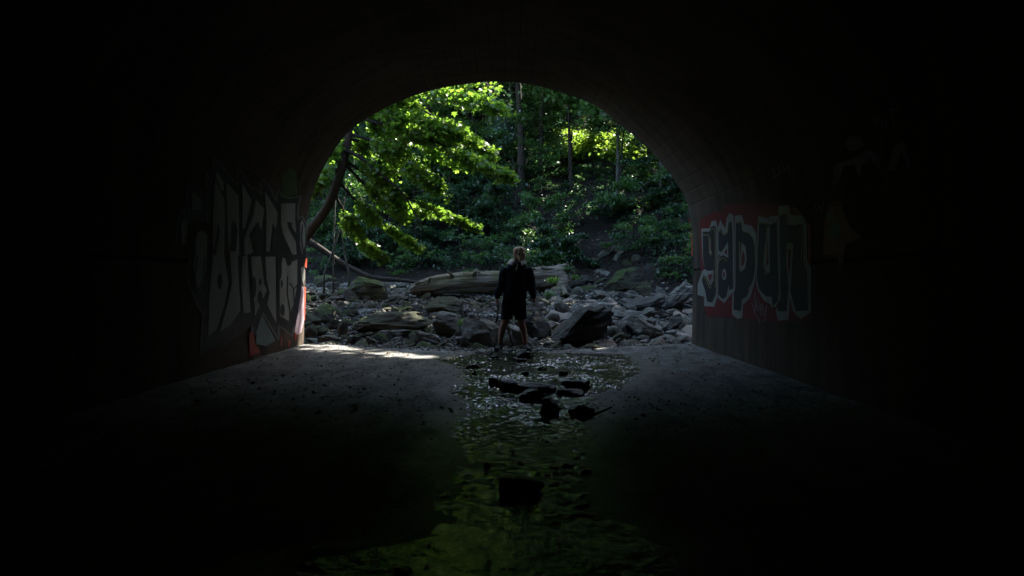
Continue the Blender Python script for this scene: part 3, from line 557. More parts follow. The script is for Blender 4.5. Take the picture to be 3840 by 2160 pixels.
RL = [
 (1275, 1036, 1455, 1134, 'boulder', 'rock_moss', 'dark dome-shaped mossy boulder left of the fallen log', dict(tilt=-12, sub=4)),
 (1282, 1081, 1352, 1134, 'leaning', 'rock_stripe', 'pale streaked slab leaning on the dark dome-shaped boulder', dict(tilt=38)),
 (1298, 1170, 1620, 1252, 'block', 'rock_brown', 'longest brown block of stone lying flat at the tunnel mouth', dict(sub=4, depth=.55)),
 (1580, 1113, 1736, 1195, 'boulder', 'rock_brown', 'sloping brown boulder with a ledge above the long block', dict(tilt=15, sub=4)),
 (1615, 1168, 1730, 1268, 'boulder', 'rock', 'grey pitted boulder wedged under the sloping brown one', dict(sub=4)),
 (1720, 1186, 1888, 1310, 'boulder', 'rock', 'large pitted grey boulder beside the masked person', dict(sub=4, tilt=8)),
 (1437, 1215, 1622, 1252, 'slab', 'rock_brown', 'thin sloping slab leaning against the long brown block', dict(tilt=9)),
 (1425, 1236, 1546, 1268, 'boulder', 'rock_dark', 'low oval dark stone in front of the long block', {}),
 (1555, 1244, 1657, 1290, 'leaning', 'rock_stripe', 'pale flat rock sloping down to the gravel', dict(tilt=20)),
 (1142, 1148, 1250, 1216, 'boulder', 'rock_moss', 'mossy boulder against the lit end of the left wall', dict(tilt=14, sub=4)),
 (1182, 1138, 1278, 1190, 'slab', 'rock_moss', 'ridged mossy slab behind the boulder by the left wall', dict(tilt=22)),
 (1223, 1198, 1280, 1234, 'block', 'rock_moss', 'small greenish block tilted among the left rocks', dict(tilt=-15)),
 (1261, 1196, 1302, 1254, 'boulder', 'rock_brown', 'upright brown stone at the left end of the long block', {}),
 (1140, 1216, 1186, 1264, 'boulder', 'rock_brown', 'rounded brown stone at the foot of the left wall', {}),
 (1164, 1030, 1262, 1082, 'boulder', 'rock_moss', 'upper mossy boulder in the left bank', {}),
 (1200, 1056, 1272, 1090, 'boulder', 'rock_dark', 'dark stone below the upper mossy boulder', {}),
 (1215, 1108, 1290, 1136, 'slab', 'rock_dark', 'flat dark stone beside the streaked slab', {}),
 (1448, 1101, 1530, 1134, 'boulder', 'rock_dark', 'smooth dark stone just below the end of the fallen log', dict(tilt=-6)),
 (1476, 1080, 1532, 1104, 'boulder', 'rock', 'middle stone of the heap left of the fallen log', {}),
 (1480, 1064, 1524, 1084, 'boulder', 'rock_dark', 'small stone on top of the heap left of the fallen log', {}),
 (1436, 1060, 1462, 1086, 'block', 'rock', 'pale upright stone behind the dome-shaped boulder', {}),
 (1498, 1128, 1544, 1152, 'boulder', 'rock_moss', 'lone rounded stone on the gravel behind the long block', {}),
 (1325, 1158, 1432, 1176, 'slab', 'rock', 'flat pale slab lying on top of the long block', {}),
 (1360, 1140, 1405, 1166, 'block', 'rock_brown', 'angular block standing in the gravel behind the pale slab', dict(tilt=-12)),
 (1186, 1258, 1262, 1284, 'slab', 'rock', 'flat grey slab at the edge of the sandy floor', {}),
 (1250, 1130, 1330, 1150, 'slab', 'rock_stripe', 'thin banded slab below the leaning streaked one', dict(tilt=6)),
 (1275, 1160, 1325, 1180, 'slab', 'rock_moss', 'small mossy slab behind the upright brown stone', dict(tilt=-10)),
 (1455, 1150, 1545, 1172, 'slab', 'rock_moss', 'yellowish flat slab on the gravel behind the long block', dict(tilt=-5)),
 (1540, 1140, 1592, 1164, 'slab', 'rock', 'flat slab touching the sloping brown boulder', {}),
 (1365, 1262, 1410, 1292, 'block', 'rock_brown', 'reddish angular stone in the gravel near the left wall', dict(tilt=12)),
 (1640, 1296, 1668, 1322, 'block', 'rock_dark', 'dark angular stone at the water edge left of the person', {}),
 (1312, 1262, 1350, 1280, 'slab', 'rock', 'small flat stone beside the reddish angular one', {}),
 (1666, 1288, 1716, 1306, 'slab', 'rock', 'pale wedge of stone by the stream edge', dict(tilt=14)),
 (1700, 1262, 1745, 1290, 'boulder', 'rock', 'stone filling the gap beside the large pitted boulder', {}),
 (1690, 1024, 1748, 1046, 'boulder', 'rock_dark', 'dark rock behind the fallen log', dict(d=22.3)),
 (1966, 1133, 2042, 1190, 'block', 'rock', 'square-topped grey block just right of the person', dict(sub=4)),
 (1930, 1168, 2068, 1276, 'boulder', 'rock_dark', 'big smooth dark boulder right behind the legs', dict(tilt=16, sub=4)),
 (1985, 1105, 2062, 1150, 'slab', 'rock_brown', 'sloping slab behind the square-topped block', dict(tilt=22)),
 (2034, 1172, 2102, 1226, 'boulder', 'rock', 'rounded grey boulder between the two dark ones', {}),
 (2070, 1144, 2310, 1314, 'leaning', 'rock_dark', 'largest boulder of all, dark with a ribbed top', dict(tilt=-17, sub=5, depth=.8, seed=511)),
 (2335, 1107, 2516, 1178, 'leaning', 'rock_dark', 'long dark slab rising to the right', dict(tilt=-16, sub=4)),
 (2503, 1046, 2625, 1172, 'leaning', 'rock_stripe', 'tall banded rock against the right wall', dict(tilt=-42, sub=4, depth=.7)),
 (2358, 1186, 2505, 1274, 'leaning', 'rock', 'smooth oblong pale boulder sloping down to the right', dict(tilt=24, sub=4, seed=77)),
 (2494, 1177, 2568, 1246, 'leaning', 'rock_stripe', 'banded stone standing on edge near the right wall', dict(tilt=-38)),
 (2380, 1292, 2478, 1326, 'slab', 'rock', 'flat pale paving-like slab on the edge of the floor', {}),
 (2334, 1304, 2392, 1326, 'slab', 'rock_dark', 'small dark slab touching the flat pale slab', {}),
 (2483, 1276, 2552, 1310, 'block', 'rock', 'squared block like a kerbstone by the right wall', {}),
 (2280, 1006, 2426, 1104, 'boulder', 'rock_moss', 'large mossy boulder at the foot of the right slope', dict(sub=4)),
 (2127, 1030, 2240, 1086, 'leaning', 'rock_dark', 'dark wedge of rock beside the roots of the log', dict(tilt=-22, sub=4)),
 (2135, 1070, 2245, 1100, 'slab', 'rock_moss', 'low greenish slab under the dark wedge', dict(tilt=-10)),
 (2338, 1164, 2410, 1200, 'boulder', 'rock', 'rounded stone under the tip of the long dark slab', {}),
 (2386, 1072, 2460, 1114, 'boulder', 'rock_brown', 'brown boulder behind the long dark slab', {}),
 (2342, 1098, 2410, 1128, 'boulder', 'rock', 'grey boulder at the left tip of the long dark slab', {}),
 (2096, 1118, 2164, 1154, 'boulder', 'rock_pink', 'pinkish rounded boulder behind the largest one', {}),
 (2251, 1112, 2290, 1146, 'leaning', 'rock', 'blue-grey egg-shaped stone tilted in the middle of the field', dict(tilt=-35)),
 (2118, 1138, 2215, 1174, 'leaning', 'rock', 'grey stone resting on the back of the largest boulder', dict(tilt=-16)),
 (2268, 1222, 2336, 1274, 'boulder', 'rock', 'ribbed grey boulder against the right end of the largest one', dict(tilt=14)),
 (2037, 1278, 2098, 1314, 'boulder', 'rock', 'twisted pale stone at the foot of the two dark boulders', dict(tilt=18)),
 (1908, 1218, 2018, 1312, 'leaning', 'rock', 'pale boulder seen between and beside the legs', dict(tilt=24, sub=4)),
 (2284, 1268, 2336, 1312, 'leaning', 'rock', 'grey stone standing beside the flat pale slab', dict(tilt=-40)),
 (2330, 1272, 2410, 1302, 'leaning', 'rock', 'long thin stone pointing at the flat pale slab', dict(tilt=16)),
 (2392, 1270, 2440, 1296, 'leaning', 'rock_stripe', 'pale splinter of rock behind the flat pale slab', dict(tilt=-30)),
 (2452, 1256, 2540, 1290, 'leaning', 'rock', 'long stone leaning over the squared block', dict(tilt=-18)),
 (2540, 1262, 2600, 1286, 'slab', 'rock', 'flat stone between the squared block and the right wall', {}),
 (2322, 1215, 2366, 1254, 'boulder', 'rock_brown', 'brown rounded stone left of the smooth oblong boulder', {}),
 (2238, 938, 2292, 968, 'leaning', 'rock', 'long pale slab lying on the bare slope', dict(tilt=-25)),
 (2296, 938, 2342, 978, 'leaning', 'rock', 'upright pointed slab on the bare slope', dict(tilt=-35)),
 (2193, 964, 2250, 994, 'leaning', 'rock_brown', 'lowest brown slab on the bare slope', dict(tilt=-18)),
 (2290, 922, 2324, 946, 'leaning', 'rock', 'highest small slab on the bare slope', dict(tilt=-20)),
 (2225, 1008, 2272, 1022, 'slab', 'rock', 'thin flat stone in the middle of the bare slope', dict(tilt=-10)),
 (2305, 1150, 2350, 1172, 'slab', 'rock', 'flat stone above the right end of the largest boulder', {}),
 (2424, 1190, 2470, 1215, 'boulder', 'rock', 'rounded stone behind the smooth oblong boulder', {}),
 (2455, 1168, 2498, 1190, 'boulder', 'rock_dark', 'dark round stone with dry grass below the long slab', {}),
 (2500, 1158, 2560, 1186, 'slab', 'rock', 'split flat stone under the tall banded rock', dict(tilt=12)),
 (2440, 1098, 2475, 1116, 'slab', 'rock', 'pale flat stone on top end of the long dark slab', {}),
 (2530, 1238, 2580, 1262, 'boulder', 'rock', 'stone under the banded one standing on edge', {}),
 (2205, 1098, 2245, 1112, 'slab', 'rock_stripe', 'pale thin slab near the log roots', {}),
 (2262, 1092, 2312, 1118, 'leaning', 'rock', 'finger-shaped stone pointing up to the right', dict(tilt=-30)),
 (2128, 1104, 2170, 1122, 'boulder', 'rock', 'light stone next to the log roots', {}),
 (2172, 1108, 2202, 1136, 'leaning', 'rock_dark', 'dark fin of stone standing upright behind the largest boulder', dict(tilt=60)),
]
for x0, y0, x1, y1, k, mt, lb, kw in RL: rock(x0, y0, x1, y1, k, mt, lb, **kw)
RB = []
for k in range(26):
    px, py = random.uniform(2150, 2570), random.uniform(900, 1085)
    if py < 1080 - (px - 2120) * .38: continue
    w = random.uniform(26, 60); o = rock(px - w / 2, py - w * random.uniform(.3, .6), px + w / 2, py, random.choice(['slab', 'boulder', 'leaning']), random.choice(['rock', 'rock_brown', 'rock_moss', 'rock_dark']), 'x', tilt=random.uniform(-30, 5), cat='stone'); RB.append((o, px, py, 'half-buried'))
# stones lying in the stream inside the tunnel (placed on the floor plane)
SL = [
 (1831, 1410, 1876, 1444, 'slab', 'leftmost flat dark stone of the row of stepping stones'), (1869, 1419, 1960, 1462, 'slab', 'second flat dark stone of the row of stepping stones'),
 (1935, 1432, 2088, 1474, 'slab', 'longest flat dark stone in the middle of the stream'), (1945, 1454, 2046, 1504, 'boulder', 'dark stone under the longest flat one'),
 (2086, 1455, 2196, 1484, 'slab', 'thin dark slab below the thick flat one'), (2105, 1420, 2218, 1462, 'block', 'thick flat-topped stone at the right end of the row'),
 (2023, 1486, 2108, 1560, 'boulder', 'rounded black stone below the row of stepping stones'), (2131, 1512, 2232, 1562, 'leaning', 'jagged black stone at the right edge of the stream'),
 (1745, 1361, 1801, 1379, 'slab', 'small flat stone in the glittering water, far left'), (1768, 1386, 1789, 1404, 'boulder', 'tiny round stone below the far left one'),
 (1955, 1388, 1984, 1403, 'slab', 'small stone in midstream above the stepping stones'), (2016, 1369, 2052, 1381, 'slab', 'thin small stone upstream in the centre'),
 (2096, 1386, 2130, 1404, 'block', 'small square stone above the thick flat-topped one'), (1935, 1314, 2003, 1338, 'block', 'flat dark stone just in front of the foot'),
 (1914, 1334, 1944, 1344, 'slab', 'low stone left of the one under the foot'), (1928, 1341, 1975, 1355, 'slab', 'low wet stone below the one under the foot'),
 (2218, 1304, 2242, 1321, 'block', 'small brick-shaped stone on the far edge of the floor'), (1840, 1326, 1870, 1342, 'boulder', 'small dark stone by the other foot'),
 (1772, 1308, 1850, 1324, 'slab', 'thin dark slab at the head of the stream left of the feet'), (1868, 1778, 2046, 1852, 'slab', 'large black slab in the dark near water'),
 (1812, 1725, 1842, 1755, 'boulder', 'small black stone left above the large black slab'), (2176, 1752, 2222, 1776, 'slab', 'small black stone right of the large black slab'),
 (1470, 2118, 1545, 2150, 'slab', 'nearest black stone in the green pool'), (2635, 1338, 2722, 1356, 'slab', 'dark flat debris on the floor by the right wall'),
 (2165, 1412, 2190, 1424, 'boulder', 'tiny stone behind the thick flat-topped one'), (2360, 1424, 2382, 1432, 'boulder', 'tiny pebble on the wet sand right of the stream'),
 (2450, 1494, 2494, 1506, 'slab', 'thin dark flake of stone on the right floor'), (1725, 1458, 1760, 1468, 'slab', 'thin flake of stone at the left edge of the stream'),
]
for k, (x0, y0, x1, y1, kd, lb) in enumerate(SL):
    d = F * (CAMZ - .02) / (y1 - HY)
    o = rock(x0, y0, x1, y1, kd, 'rock_wet', lb, d=d, sink=.03, name='stone', cat='stone', seed=900 + k, depth=max((x1 - x0) * d / F * .6, .06))
    o.location.z = -.0 if d < 12.2 else o.location.z
def rock_free(x, y, m=0.0):
    for a, b, w, h in ROCKS:
        if ((x - a) / (w * .85 + m)) ** 2 + ((y - b) / (h * .85 + m)) ** 2 < 1: return False
    return True
# cobbles: one object each, the largest 260; pebbles: one heap
ORD = ['closest', 'second closest', 'third closest', 'fourth closest', 'fifth closest', 'sixth closest', 'seventh closest', 'eighth closest', 'ninth closest', 'tenth closest'] + [f'number {k} counting outwards' for k in range(11, 40)]
def todo_labels(items, marks, lead):
    """items: (object, px, py, look); names each by the landmark nearest to it in the picture, the side it lies on, and its rank there"""
    cell = {}
    for o, x, y, look in items:
        m = min(marks, key=lambda q: (q[0] - x) ** 2 + (q[1] - y) ** 2); dx, dy = x - m[0], y - m[1]
        side = ('right of' if dx > 0 else 'left of') if abs(dx) > abs(dy) else ('below' if dy > 0 else 'above')
        cell.setdefault((m[2], side), []).append((dx * dx + dy * dy, o, look))
    for (nm, side), l in cell.items():
        l.sort(key=lambda t: t[0])
        for k, (_, o, look) in enumerate(l): o['label'] = f"{look} {lead} {side} {nm}" + (', ' + ORD[min(k, 38)] if len(l) > 1 else '')
def topx(x, y, z): return (CX + F * x / y, HY - F * (z - CAMZ) / y)
SM_ITEMS = []
cob_mesh = []
for k in range(21):
    V, T = rock_shape(3000 + k, ('cobble', 'slab', 'block', 'slab')[k % 4], 2); V -= (V.max(0) + V.min(0)) / 2; V /= (V.max(0) - V.min(0)).max() / 2
    V[:, 2] *= 1.15
    me = npmesh('cobble', V, T, M[('rock', 'rock_brown', 'rock_stripe', 'rock', 'rock_moss', 'rock_pink', 'rock_brown')[k % 7]], True); me.set_sharp_from_angle(angle=R(30)); cob_mesh.append(me)
cand = []
while len(cand) < 900:
    y = 12.6 + 8.6 * random.random() ** 1.2; x = random.uniform(-6.5, 6.5)
    if float(sdist(x, y, PR, -1)) > .5 or float(sdist(x, y, PL, 1)) > 1.0: continue
    right = x > .9 + .0 * y; r = random.uniform(.07, .25) if right else random.uniform(.05, .16)
    if abs(x * F / y) > 900: continue
    if not rock_free(x, y, r * .3): continue
    cand.append((r, x, y, right))
cand.sort(key=lambda c: -c[0] / c[2]); placed = []
n = 0
for r, x, y, right in cand:
    if any((x - a) ** 2 + (y - b) ** 2 < (.62 * (r + q)) ** 2 for q, a, b in placed): continue
    placed.append((r, x, y)); n += 1
    if n > 285: break
    o = link('river_stone', cob_mesh[random.choice([0, 2, 3, 5, 7, 9, 10, 14, 16, 17, 1, 0, 3]) if right else random.choice([1, 4, 6, 8, 11, 13, 15, 18, 20, 3, 10])])
    o.scale = (r * random.uniform(.9, 1.35), r * random.uniform(.8, 1.1), r * random.uniform(.7, 1.1)); o.location = (x, y, float(gz(x, y)) + r * .18)
    o.rotation_euler = (random.gauss(0, .4), random.gauss(0, .4), random.uniform(0, 6.3))
    SM_ITEMS.append((o, *topx(x, y, float(gz(x, y))), 'grey angular' if right else 'small'))
    if right: tag(o, 'grey angular river stone in the tumbled field right of the person', 'stone', 'tumbled stones of the creek bed on the right')
    else: tag(o, 'small greenish grey stone in the gravelly bed left of the person', 'stone', 'small stones of the creek bed on the left')
RM = [((a + c) / 2, (b + d_) / 2, nm) for (a, b, c, d_), nm in (((1275, 1036, 1455, 1134), 'the dark dome-shaped boulder'), ((1298, 1170, 1620, 1252), 'the long brown block'), ((1580, 1113, 1736, 1195), 'the sloping brown boulder'), ((1720, 1186, 1888, 1310), 'the large pitted boulder'),
      ((1142, 1148, 1250, 1216), 'the mossy boulder by the left wall'), ((1555, 1244, 1657, 1290), 'the pale sloping rock'), ((1448, 1101, 1530, 1134), 'the dark stone below the log end'), ((1966, 1133, 2042, 1190), 'the square-topped block'), ((2070, 1144, 2310, 1314), 'the largest dark boulder'),
      ((2335, 1107, 2516, 1178), 'the long dark slab'), ((2503, 1046, 2600, 1172), 'the tall banded rock'), ((2358, 1186, 2505, 1274), 'the smooth oblong boulder'), ((2380, 1292, 2478, 1326), 'the flat pale slab'), ((2280, 1006, 2426, 1104), 'the large mossy boulder'), ((2096, 1118, 2164, 1154), 'the pinkish boulder'),
      ((2251, 1112, 2290, 1146), 'the egg-shaped stone'), ((1820, 1110, 1880, 1180), 'the hanging hand tool'), ((1750, 1090, 1790, 1110), 'the middle of the log'), ((1200, 1258, 1262, 1284), 'the flat slab at the left floor edge'), ((2483, 1276, 2552, 1310), 'the kerb-like block'), ((1360, 1140, 1405, 1166), 'the angular block behind the pale slab'), ((2127, 1030, 2240, 1086), 'the dark wedge of rock'), ((1640, 1296, 1668, 1322), 'the dark angular stone at the water edge'), ((1365, 1262, 1410, 1292), 'the reddish angular stone'), ((2580, 1270, 2600, 1320), 'the foot of the right wall'), ((1140, 1280, 1150, 1310), 'the foot of the left wall'),
      ((1240, 1000, 1300, 1020), 'the lower part of the thin fallen trunk'), ((1930, 1280, 1940, 1300), 'the feet of the person'), ((2590, 1100, 2600, 1260), 'the middle of the right wall edge'), ((1142, 1040, 1146, 1080), 'the left wall edge'), ((2520, 1210, 2530, 1220), 'the banded stone standing on edge'), ((1670, 1250, 1690, 1262), 'the grey pitted boulder'))]
todo_labels(SM_ITEMS, RM, 'stone'); todo_labels(RB, RM, 'rubble stone')
V1, T1 = ico(1)
def pebbles(name, pts, rad, lift, flat=.5):
    n = len(pts); s = rad[:, None, None] * (1 + .5 * (RNG.random((n, 1, 3)) - .5)) * np.array([1, .85, flat]); V = V1[None] * (1 + .35 * (RNG.random((n, len(V1), 1)) - .5)) * s
    a = RNG.random(n) * 6.283; b = RNG.normal(0, .35, n)
    ca, sa, cb, sb = np.cos(a), np.sin(a), np.cos(b), np.sin(b)
    x = V[..., 0] * cb[:, None] - V[..., 2] * sb[:, None]; z = V[..., 0] * sb[:, None] + V[..., 2] * cb[:, None]; y = V[..., 1]
    X = x * ca[:, None] - y * sa[:, None]; Y = x * sa[:, None] + y * ca[:, None]
    V = np.stack([X, Y, z], 2) + pts[:, None, :] + np.array([0, 0, 1]) * (rad * lift)[:, None, None]
    T = (T1[None] + (np.arange(n) * len(V1))[:, None, None]).reshape(-1, 3)
    return link(name, npmesh(name, V.reshape(-1, 3), T, M['pebble']))
n = 26000; y = 12.4 + 11.2 * RNG.random(n) ** 1.15; x = RNG.uniform(-7.5, 6.5, n)
ok = (sdist(x, y, PR, -1) < .4 + .5 * RNG.random(n)) & (sdist(x, y, PL, 1) < 1.2 * RNG.random(n)) & (np.abs(x) * F / y < 950); ok &= (RNG.random(n) < np.where(x > .8, .45, .8)); x, y = x[ok], y[ok]
r = .018 + .045 * RNG.random(len(x)) ** 2 + .015 * (y > 16) + .02 * (x > 1) * RNG.random(len(x))
tag(pebbles('pebbles', np.stack([x, y, gz(x, y)], 1), r, .25), 'grey pebbles and gravel covering the creek bed', 'gravel', None, 'stuff')
# gravel bar spilling over the end of the concrete floor
n = 3000; x = RNG.uniform(-3.5, 3.1, n); y = 11.95 + 1.1 * RNG.random(n) ** .6 + .2 * np.abs(x + .3) / 3 
ok = (y > 11.98 + .4 * (x > .5) + .3 * (x < -2.0)) & (y < 13.1); x, y = x[ok], y[ok]; r = .010 + .035 * RNG.random(len(x)) ** 2.5
tag(pebbles('gravel_bar', np.stack([x, y, np.maximum(floor_z(x, y), .0)], 1), r, .25), 'dark gravel at the edge between floor and creek bed', 'gravel', None, 'stuff')
n = 2200; x = RNG.uniform(-3.4, 3.0, n); y = RNG.uniform(5, 12.4, n); r = .004 + .012 * RNG.random(n) ** 3
tag(pebbles('floor_grit', np.stack([x, y, np.maximum(floor_z(x, y), .0)], 1), r, .3), 'scattered grit on the sandy tunnel floor', 'gravel', None, 'stuff')

# ------------------------------------------------------------------ wood: logs, trunks
def tube(pts, rad, seg=10, knob=0, seed=0, cap=True, squash=None):
    pts = np.asarray(pts, float); n = len(pts); d = np.gradient(pts, axis=0); d /= np.linalg.norm(d, axis=1)[:, None]
    ref = np.array([0, 0, 1.0]) if abs(d[0, 2]) < .8 else np.array([0, 1.0, 0]); V = []
    for i in range(n):
        u = np.cross(ref, d[i]); u /= np.linalg.norm(u); w = np.cross(d[i], u)
        for k in range(seg):
            a = 2 * math.pi * k / seg; r = rad[i]
            if knob: r *= 1 + knob * (.5 * noise.noise(Vector((math.cos(a) * 1.2, math.sin(a) * 1.2, i * .12 + seed))) + .7 * noise.noise(Vector((math.cos(a) * 4.5, math.sin(a) * 4.5, i * .10 + seed))) + .5 * noise.noise(Vector((math.cos(a) * 9, math.sin(a) * 9, i * .16))))
            V.append(pts[i] + r * (math.cos(a) * u + math.sin(a) * w))
    Q = [(i * seg + k, i * seg + (k + 1) % seg, (i + 1) * seg + (k + 1) % seg, (i + 1) * seg + k) for i in range(n - 1) for k in range(seg)]
    T = []
    if cap:
        V.append(pts[0]); V.append(pts[-1]); a, b = len(V) - 2, len(V) - 1
        T = [(a, (k + 1) % seg, k) for k in range(seg)] + [(b, (n - 1) * seg + k, (n - 1) * seg + (k + 1) % seg) for k in range(seg)]
    return np.array(V), np.array(Q), np.array(T, dtype=int).reshape(-1, 3)
def curve(pts, n):
    return catmull(np.asarray(pts, float), n)
def tubes(name, items, mat, parent=None, org=(0, 0, 0)):
    V = []; Qs = []; T = []; k = 0
    for v, q, t in items: V.append(v); Qs.append(q + k); T.append(t + k); k += len(v)
    me = npmesh(name, np.vstack(V) - np.array(org), [np.vstack(Qs), np.vstack(T)], mat, True); return link(name, me, parent)
def taper(n, a, b, p=1): t = np.linspace(0, 1, n); return a + (b - a) * t ** p
# the great fallen log with its root end
base = P(1545, 1110, 19.0); LG = empty('fallen_log', tuple(base)); tag(LG, 'thick weathered fallen log lying across the creek bed behind the person', 'log')
lp = curve([P(1536, 1092, 18.9), P(1600, 1078, 19.0), P(1700, 1063, 19.3), P(1850, 1056, 19.7), P(1980, 1048, 20.0), P(2075, 1038, 20.3), P(2118, 1032, 20.4)], 9)
t = np.linspace(0, 1, len(lp)); rad = np.interp(t, [0, .06, .2, .5, .8, .95, 1], [.07, .16, .25, .29, .29, .30, .20])
tubes('log_trunk', [tube(lp, rad, 44, .24, 4)], M['log'], LG, base)
rt = []
for q, r0, r1 in (([P(2100, 1020, 20.3), P(2112, 1050, 20.1), P(2104, 1085, 19.9), P(2085, 1112, 19.6)], .20, .13), ([P(2085, 1085, 19.8), P(2068, 1100, 19.5), P(2052, 1116, 19.3)], .10, .04), ([P(2108, 1080, 19.8), P(2118, 1100, 19.5), P(2108, 1116, 19.3)], .09, .05),
                  ([P(2090, 1012, 20.3), P(2060, 1008, 20.1), P(2030, 1003, 20)], .10, .05), ([P(2100, 1008, 20.4), P(2122, 996, 20.3), P(2130, 982, 20.2)], .10, .02), ([P(2112, 1020, 20.4), P(2138, 1010, 20.3), P(2150, 1000, 20.2)], .09, .03),
                  ([P(2118, 1035, 20.4), P(2138, 1040, 20.2), P(2140, 1062, 20.1)], .08, .02), ([P(2060, 1010, 20.2), P(2010, 1010, 20.0), P(1998, 1004, 19.8)], .07, .03), ([P(2116, 1010, 20.6), P(2128, 1000, 20.8), P(2126, 988, 21)], .08, .03)):
    c = curve(q, 5); tubes('root', [tube(c, taper(len(c), r0, r1), 10, .35, random.random() * 9)], M['log'], LG, base)
for q, r0, r1 in (([P(1700, 1040, 19.1), P(1690, 1026, 19), P(1680, 1022, 18.9)], .05, .02), ([P(1780, 1028, 19.3), P(1786, 1016, 19.2), P(1800, 1022, 19.1)], .07, .03), ([P(1610, 1056, 18.8), P(1612, 1044, 18.7), P(1622, 1042, 18.6)], .04, .015), ([P(1560, 1064, 18.8), P(1572, 1058, 18.7), P(1592, 1060, 18.6)], .04, .015)):
    c = curve(q, 4); tubes('branch_stub', [tube(c, taper(len(c), r0, r1), 8, .3, 3)], M['log'], LG, base)
# thin fallen trunk coming down from the left bank
c = curve([P(1120, 880, 20.6), P(1190, 925, 20.7), P(1260, 972, 20.8), P(1330, 1012, 20.8), P(1400, 1040, 20.6), P(1500, 1050, 20.3), P(1590, 1062, 20.0)], 7)
o = tubes('fallen_tree', [tube(c, taper(len(c), .10, .045), 12, .25, 8)], M['bark'], None, c[0]); o.location = c[0]; tag(o, 'thin fallen trunk sloping down from the left bank to the log', 'fallen trunk')
# sticks and driftwood
STK = [([(1206, 1136), (1222, 1118), (1232, 1108)], 6, 'short pale forked stick beside the left rocks'), ([(1290, 1258), (1330, 1240), (1362, 1224)], 5, 'thin stick leaning on the front of the long block'),
       ([(1906, 1232), (1914, 1270), (1922, 1312)], 9, 'upright piece of driftwood between the legs'), ([(1900, 1228), (1920, 1240), (1936, 1262), (1950, 1290)], 5, 'pale root curving between the legs'),
       ([(2062, 1316), (2092, 1302), (2112, 1290)], 7, 'short dark stick below the twisted pale stone'), ([(2055, 1300), (2080, 1278), (2094, 1266)], 4, 'thin twig sticking up right of the person'),
       ([(2140, 1142), (2175, 1128), (2200, 1134), (2216, 1150)], 6, 'curved driftwood behind the largest boulder'), ([(2210, 1310), (2226, 1290), (2232, 1280)], 12, 'stub of wood at the foot of the largest boulder'),
       ([(2236, 900), (2262, 896), (2290, 892)], 5, 'bare pale branch lying high on the slope'), ([(2194, 1568), (2240, 1550), (2295, 1526)], 12, 'black stick lying at the right edge of the stream')]
for q, w, lb in STK:
    d0 = hit(*q[0]) if q[0][1] < 1315 else F * CAMZ / (q[0][1] - HY + 6)
    if lb.startswith(('upright', 'pale root')): d0 = 12.5
    if 'long block' in lb: d0 = 13.2
    if 'slope' in lb: d0 = hit(2262, 900)
    if 'largest' in lb and 'foot' in lb: d0 = 12.6
    if 'forked' in lb: d0 = hit(1206, 1140)
    if 'curved driftwood' in lb: d0 = hit(2170, 1150) - .3
    c = curve([P(x, y, d0 + .02 * k) for k, (x, y) in enumerate(q)], 5); r0 = w * d0 / F / 2
    o = tubes('driftwood', [tube(c, taper(len(c), r0, r0 * .5), 7, .3, 5)], M['rock_wet'] if 'black' in lb else M['log'], None, c[0]); o.location = c[0]; tag(o, lb, 'stick')

# ------------------------------------------------------------------ foliage
SPOTS = []                                              # gaps cut in the leaves to place sun patches: (point that the sun reaches, radius, share of leaves missing)
def spot(p, r, share=1.0): SPOTS.append((np.asarray(p, float), r, share))
def sun_gap(C, smin=.7, part=1.0):
    """which leaves stay: leaves standing in an open gap of the canopy are left out"""
    keep = np.ones(len(C), bool)
    for p, r, sh in SPOTS:
        w = C - p; s = w @ SD; dist = np.linalg.norm(w - s[:, None] * SD, axis=1)
        keep &= ~((s > smin) & (dist < r + .14) & (RNG.random(len(C)) < sh * part))
    return keep
MAPLE = np.array([(0, 0), (.20, -.04), (.50, .10), (.34, .28), (.56, .55), (.24, .50), (.0, 1.0), (-.24, .50), (-.56, .55), (-.34, .28), (-.50, .10), (-.20, -.04)])
MAPLE = np.vstack([[(0, .34)], MAPLE])
def leaves(C, size, droop=.7, spread=.5, kind='diamond', az=None):
    """C centres (n,3) -> V, faces. Leaf blade axis points outward/down; every leaf its own island."""
    n = len(C); az = RNG.random(n) * 6.283 if az is None else az + RNG.normal(0, .7, n)
    el = -droop + RNG.normal(0, spread, n); roll = RNG.normal(0, .55, n); sz = size * (.65 + .7 * RNG.random(n))
    d = np.stack([np.cos(az) * np.cos(el), np.sin(az) * np.cos(el), np.sin(el)], 1); s = np.stack([-np.sin(az), np.cos(az), 0 * az], 1); u = np.cross(s, d)
    s2 = s * np.cos(roll)[:, None] + u * np.sin(roll)[:, None]; u2 = np.cross(s2, d)
    if kind == 'maple':
        T = MAPLE; z = -.22 * np.abs(T[:, 0]) - .12 * T[:, 1] ** 2
        V = C[:, None] + sz[:, None, None] * (T[None, :, :1] * s2[:, None] * 1.15 + (T[None, :, 1:] - .3) * d[:, None] + z[None, :, None] * u2[:, None])
        f = np.array([(0, 1 + k, 1 + (k + 1) % 12) for k in range(12)]); Fc = (f[None] + (np.arange(n) * 13)[:, None, None]).reshape(-1, 3)
    else:
        T = np.array([(0, -.5), (.30, -.02), (0, .5), (-.30, -.02)]); z = np.array([0, -.10, 0, -.10])
        V = C[:, None] + sz[:, None, None] * (T[None, :, :1] * s2[:, None] + T[None, :, 1:] * d[:, None] + z[None, :, None] * u2[:, None])
        Fc = np.arange(n * 4).reshape(n, 4)
    return V.reshape(-1, 3), Fc
